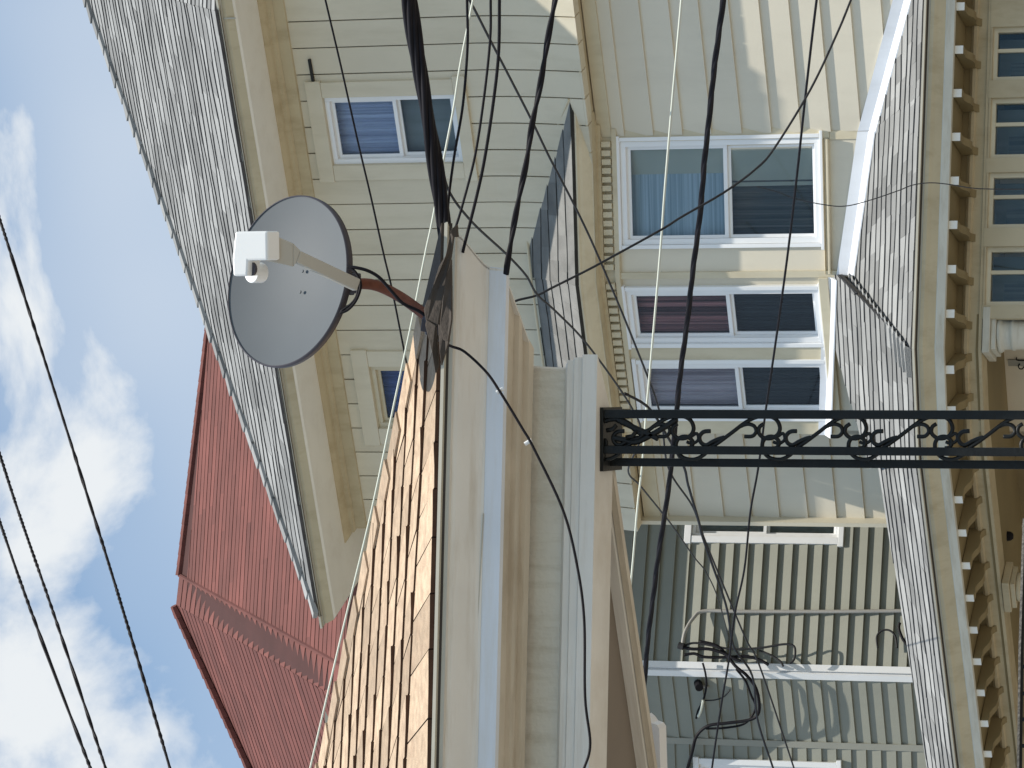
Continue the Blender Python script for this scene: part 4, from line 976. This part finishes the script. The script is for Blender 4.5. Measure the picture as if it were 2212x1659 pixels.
for pts, r in (([(750, 577), (768, 578), (795, 585), (820, 600), (845, 628), (870, 655), (905, 672), (925, 688)], .005), ([(750, 576), (765, 585), (775, 600), (779, 615), (775, 635), (765, 655), (750, 670), (735, 676)], .0045), ([(776, 612), (770, 640), (760, 655), (748, 664), (738, 672), (742, 676)], .004)):
    m = MB(); m.tube(spline([at(X, Y, 9.47+0.0006*max(0, X-780)) for X, Y in pts], 6), r, 6); m.build('coax_lead', M['black'], dish, smooth=True)

# ================================================================== CABLES
def cable(name, pts, y0, y1, r, label, mtl='black', strands=1, pitch=0.35, spread=None, per=8, ys=None):
    n = len(pts); P3 = []
    L = [0.0]
    for i in range(1, n): L.append(L[-1]+math.dist(pts[i], pts[i-1]))
    for i, (X, Y) in enumerate(pts):
        y = ys[i] if ys else y0+(y1-y0)*L[i]/L[-1]; P3.append(at(X, Y, y))
    c = spline(P3, per); m = MB()
    if strands == 1: m.tube(c, r, 7)
    else:
        c = spline(P3, 22); ln = [0.0]
        for i in range(1, len(c)): ln.append(ln[-1]+(c[i]-c[i-1]).length)
        sp = spread or r*1.1; fwd = (c[-1]-c[0]).normalized(); u_ = fwd.cross(Vector((0, 1, 0.01))).normalized(); v_ = fwd.cross(u_)
        for k in range(strands):
            ph = 2*math.pi*k/strands; w = 1.0+0.25*math.sin(k*2.1)
            pts_ = [p+(u_*math.cos(ph+ln[i]/pitch*2*math.pi)+v_*math.sin(ph+ln[i]/pitch*2*math.pi))*sp*w for i, p in enumerate(c)]
            m.tube(pts_, r, 6)
    o = m.build(name, M[mtl], None, label=label, cat='cable', smooth=True, group='overhead cables'); return o
cable('overhead_cable', [(-12, 440), (25, 553), (200, 1106), (277, 1356), (367, 1659), (395, 1760)], 15, 14, 0.0062, 'thin dark cable crossing the blue sky closest to the red roof', strands=2, pitch=0.05, spread=0.003)
cable('overhead_cable', [(-25, 910), (0, 983), (40, 1106), (115, 1323), (228, 1659), (262, 1765)], 15, 14, 0.0062, 'middle one of the three dark cables in the sky', strands=2, pitch=0.05, spread=0.003)
cable('overhead_cable', [(-25, 1055), (0, 1128), (68, 1323), (195, 1659), (235, 1765)], 15, 14, 0.0062, 'lowest of the three dark cables in the sky, at the picture corner', strands=2, pitch=0.05, spread=0.003)
cable('cable_bundle', [(868, -130), (884, 0), (900, 110), (922, 240), (941, 360), (957, 470), (966, 560), (966, 600)], 9.3, 9.72, 0.0095, 'thick twisted black cable bundle running into the near porch corner', strands=6, pitch=0.9, spread=0.013)
cable('service_cable', [(1008, -120), (1009, 0), (1010, 100), (1000, 227), (982, 333), (970, 423), (966, 480), (962, 530)], 9.3, 9.72, 0.0042, 'black cable closest beside the thick bundle at the porch corner')
cable('service_cable', [(1060, -120), (1060, 0), (1059, 83), (1047, 200), (1027, 333), (1000, 440), (984, 492)], 9.2, 9.5, 0.0040, 'black cable ending at the dark hook on the near porch drip edge')
cable('service_cable', [(1080, -120), (1079, 0), (1077, 117), (1065, 227), (1047, 343), (1030, 423), (1004, 527), (1000, 545)], 9.2, 9.66, 0.0050, 'black cable running into the near crown moulding')
cable('service_cable', [(1222, -120), (1199, 0), (1184, 83), (1165, 193), (1150, 267), (1137, 350), (1120, 433), (1099, 550), (1093, 592)], 9.2, 9.66, 0.0065, 'twisted purple-black cable ending at the bluish near fascia', strands=2, pitch=0.30, spread=0.0028)
cable('service_cable', [(954, -100+0), (1014, 0), (1057, 83), (1104, 173), (1150, 263), (1187, 340), (1244, 450), (1292, 553), (1370, 740), (1425, 890), (1444, 1011), (1496, 1094), (1524, 1170), (1608, 1373), (1641, 1439), (1715, 1659), (1750, 1770)], 12, 20, 0.0052, 'long thin grey cable sloping from the upper right past the bay windows', mtl='cable_grey')
cable('service_cable', [(1350, 850), (1400, 880), (1440, 940), (1477, 1008), (1487, 1049), (1509, 1124), (1521, 1170), (1568, 1306), (1585, 1396), (1625, 1460), (1637, 1556), (1670, 1659), (1705, 1765)], 14, 20, 0.0062, 'dark cable running left from the iron column over the sunlit grey siding')
cable('service_cable', [(945, 310), (954, 347), (970, 413), (1020, 480), (1095, 550), (1137, 596), (1160, 636), (1204, 676), (1270, 746), (1360, 873), (1385, 940), (1347+10, 1015), (1383, 1049), (1429, 1106), (1454, 1138), (1500, 1204), (1525, 1236), (1551, 1293), (1575, 1383), (1578, 1420)], 9.85, 26, 0.0042, 'thin grey cable from the thick bundle crossing the small bay roof', mtl='cable_grey', ys=[9.8, 9.85, 10, 10.3, 11, 11.3, 11.6, 12, 12.6, 13.6, 14, 14.4, 15, 16, 17, 19, 20, 22, 25, 27])
cable('service_cable', [(1105, 655), (1120, 648), (1160, 638), (1194, 621), (1270, 583), (1320, 556), (1427, 497), (1475, 467), (1565, 415), (1635, 363), (1675, 317), (1751, 193), (1808, 73), (1838, 0), (1880, -110)], 12, 13, 0.0046, 'dark cable rising right across the wide bay window with the blue blind', mtl='cable_grey')
cable('heavy_cable', [(1578, -120), (1562, 0), (1545, 133), (1525, 317), (1515, 433), (1501, 553), (1481, 720), (1465, 850), (1450, 1008), (1438, 1094), (1423, 1198), (1417, 1239), (1401, 1373), (1388, 1516), (1380, 1600)], 12.5, 16, 0.0085, 'heavy black twisted cable crossing in front of the bay windows', strands=3, pitch=0.6, spread=0.0045)
cable('service_cable', [(1782, -120), (1764, 0), (1741, 197), (1721, 383), (1701, 553), (1675, 743), (1655, 880), (1638, 1010), (1621, 1106), (1608, 1229), (1588, 1323), (1575, 1423), (1558, 1523), (1538, 1659), (1525, 1770)], 13, 18, 0.0054, 'black cable crossing the lower sashes of the bay windows')
cable('white_cable', [(1050, -130), (1022, 0), (994, 143), (980, 233), (960, 337), (934, 477), (919, 547), (890, 693), (854, 860), (802, 1106), (737, 1375), (670, 1659), (645, 1765)], 10.6, 13, 0.0040, 'thin white cable passing behind the rusty mast', mtl='cable_white')
cable('white_cable', [(1480, -120), (1472, 0), (1454, 200), (1437, 400), (1426, 550), (1404, 803), (1397, 880), (1387, 1008), (1378, 1086), (1368, 1204), (1359, 1303), (1352, 1380)], 13, 15, 0.0050, 'thin white cable hanging across the bay window fronts', mtl='cable_white')
cable('service_cable', [(680, -100), (703, 0), (737, 145), (774, 310), (800, 420), (829, 550), (847, 626), (874, 763), (884, 812), (905, 900)], 12, 13, 0.0040, 'thin black wire in front of the upper window with lavender blinds')
cable('coax_cable', [(930, 700), (938, 712), (950, 736), (975, 748), (1004, 760), (1050, 803), (1080, 846), (1127, 923), (1154, 970), (1217, 1104), (1247, 1223), (1262, 1339), (1264, 1506), (1275, 1606), (1262, 1659), (1235, 1720)], 9.5, 9.56, 0.0042, 'black coax looping from the dish foot down over the near porch cornice')
for X, Y, o in ((1080, 844, 9.52), (1141, 955, 9.53)):
    p = at(X, Y, o); m = MB(); m.tube([p-ir*0.006+UP*0.010, p+ir*0.006-UP*0.010], 0.0062, 8); m.build('cable_clip', M['lnb'], None, label='white clip on the looping coax, %s' % ('upper one of two' if X < 1100 else 'lower one of two'), cat='clip')
cable('thin_wire', [(1635, 403), (1680, 415), (1721, 430), (1785, 443), (1828, 445), (1881, 432), (1940, 412), (1971, 400), (2008, 395), (2048, 398), (2108, 407), (2191, 409), (2230, 408)], 21.3, 21.3, 0.0035, 'thin drooping wire in front of the lower grey shingles and brackets', mtl='cable_grey')
# tangle on the grey house
def tg(pts, off, r, label, mtl='cable_grey', grp=None):
    P3 = [hit(X, Y, (GR if Y < 1450 else GL).o+(GR if Y < 1450 else GL).n*off, (GR if Y < 1450 else GL).n) for X, Y in pts]
    m = MB(); m.tube(spline(P3, 7), r, 7); return m.build('wall_cable', M[mtl], None, label=label, cat='cable', smooth=True, group='loose cables on the grey house')
tg([(1476, 1396), (1500, 1389), (1540, 1395), (1580, 1402), (1640, 1400), (1690, 1392), (1712, 1394), (1718, 1405), (1715, 1425), (1706, 1433)], 0.14, 0.010, 'longest cable loop on the sunlit grey clapboards above the corner post')
tg([(1474, 1397), (1495, 1402), (1530, 1402), (1560, 1410), (1585, 1422), (1600, 1428)], 0.16, 0.014, 'thick drooping cable from the weather head', 'black')
tg([(1478, 1415), (1500, 1412), (1520, 1419), (1560, 1420), (1610, 1418), (1640, 1425), (1660, 1436)], 0.12, 0.013, 'cable just above the white corner post top', 'black')
tg([(1640, 1405), (1665, 1415), (1685, 1428), (1692, 1440)], 0.10, 0.009, 'short sagging cable right of the longest loop')
tg([(1512, 1386), (1540, 1392), (1560, 1404), (1590, 1440), (1612, 1458), (1632, 1485), (1640, 1520), (1636, 1545), (1615, 1556), (1570, 1562), (1530, 1568), (1505, 1590), (1495, 1625), (1484, 1665)], 0.14, 0.014, 'heavy cable curling left over the shaded grey clapboards', 'black')
tg([(1590, 1445), (1610, 1470), (1622, 1500), (1632, 1530), (1610, 1562), (1570, 1572), (1525, 1574)], 0.10, 0.010, 'thinner cable beside the heavy curl on the shaded grey wall', 'black')
tg([(1518, 1432), (1524, 1455), (1526, 1480), (1520, 1510), (1508, 1535), (1504, 1552)], 0.08, 0.009, 'short cable beside the wall camera', 'black')
tg([(1519, 1512), (1514, 1535), (1508, 1548)], 0.11, 0.012, 'white sleeve on the cable beside the wall camera', 'cable_white')
tg([(1522, 1513), (1545, 1512), (1565, 1504), (1577, 1490)], 0.06, 0.006, 'thin wire sagging right of the white sleeve')
tg([(1896, 1400), (1894, 1375), (1906, 1362), (1922, 1362), (1934, 1375), (1938, 1400)], 0.10, 0.009, 'ring of cable low on the grey clapboards')
tg([(1944, 1345), (1942, 1358), (1950, 1380), (1962, 1398), (1972, 1432)], 0.12, 0.013, 'black cable coil where the grey wall meets the shingles', 'black')
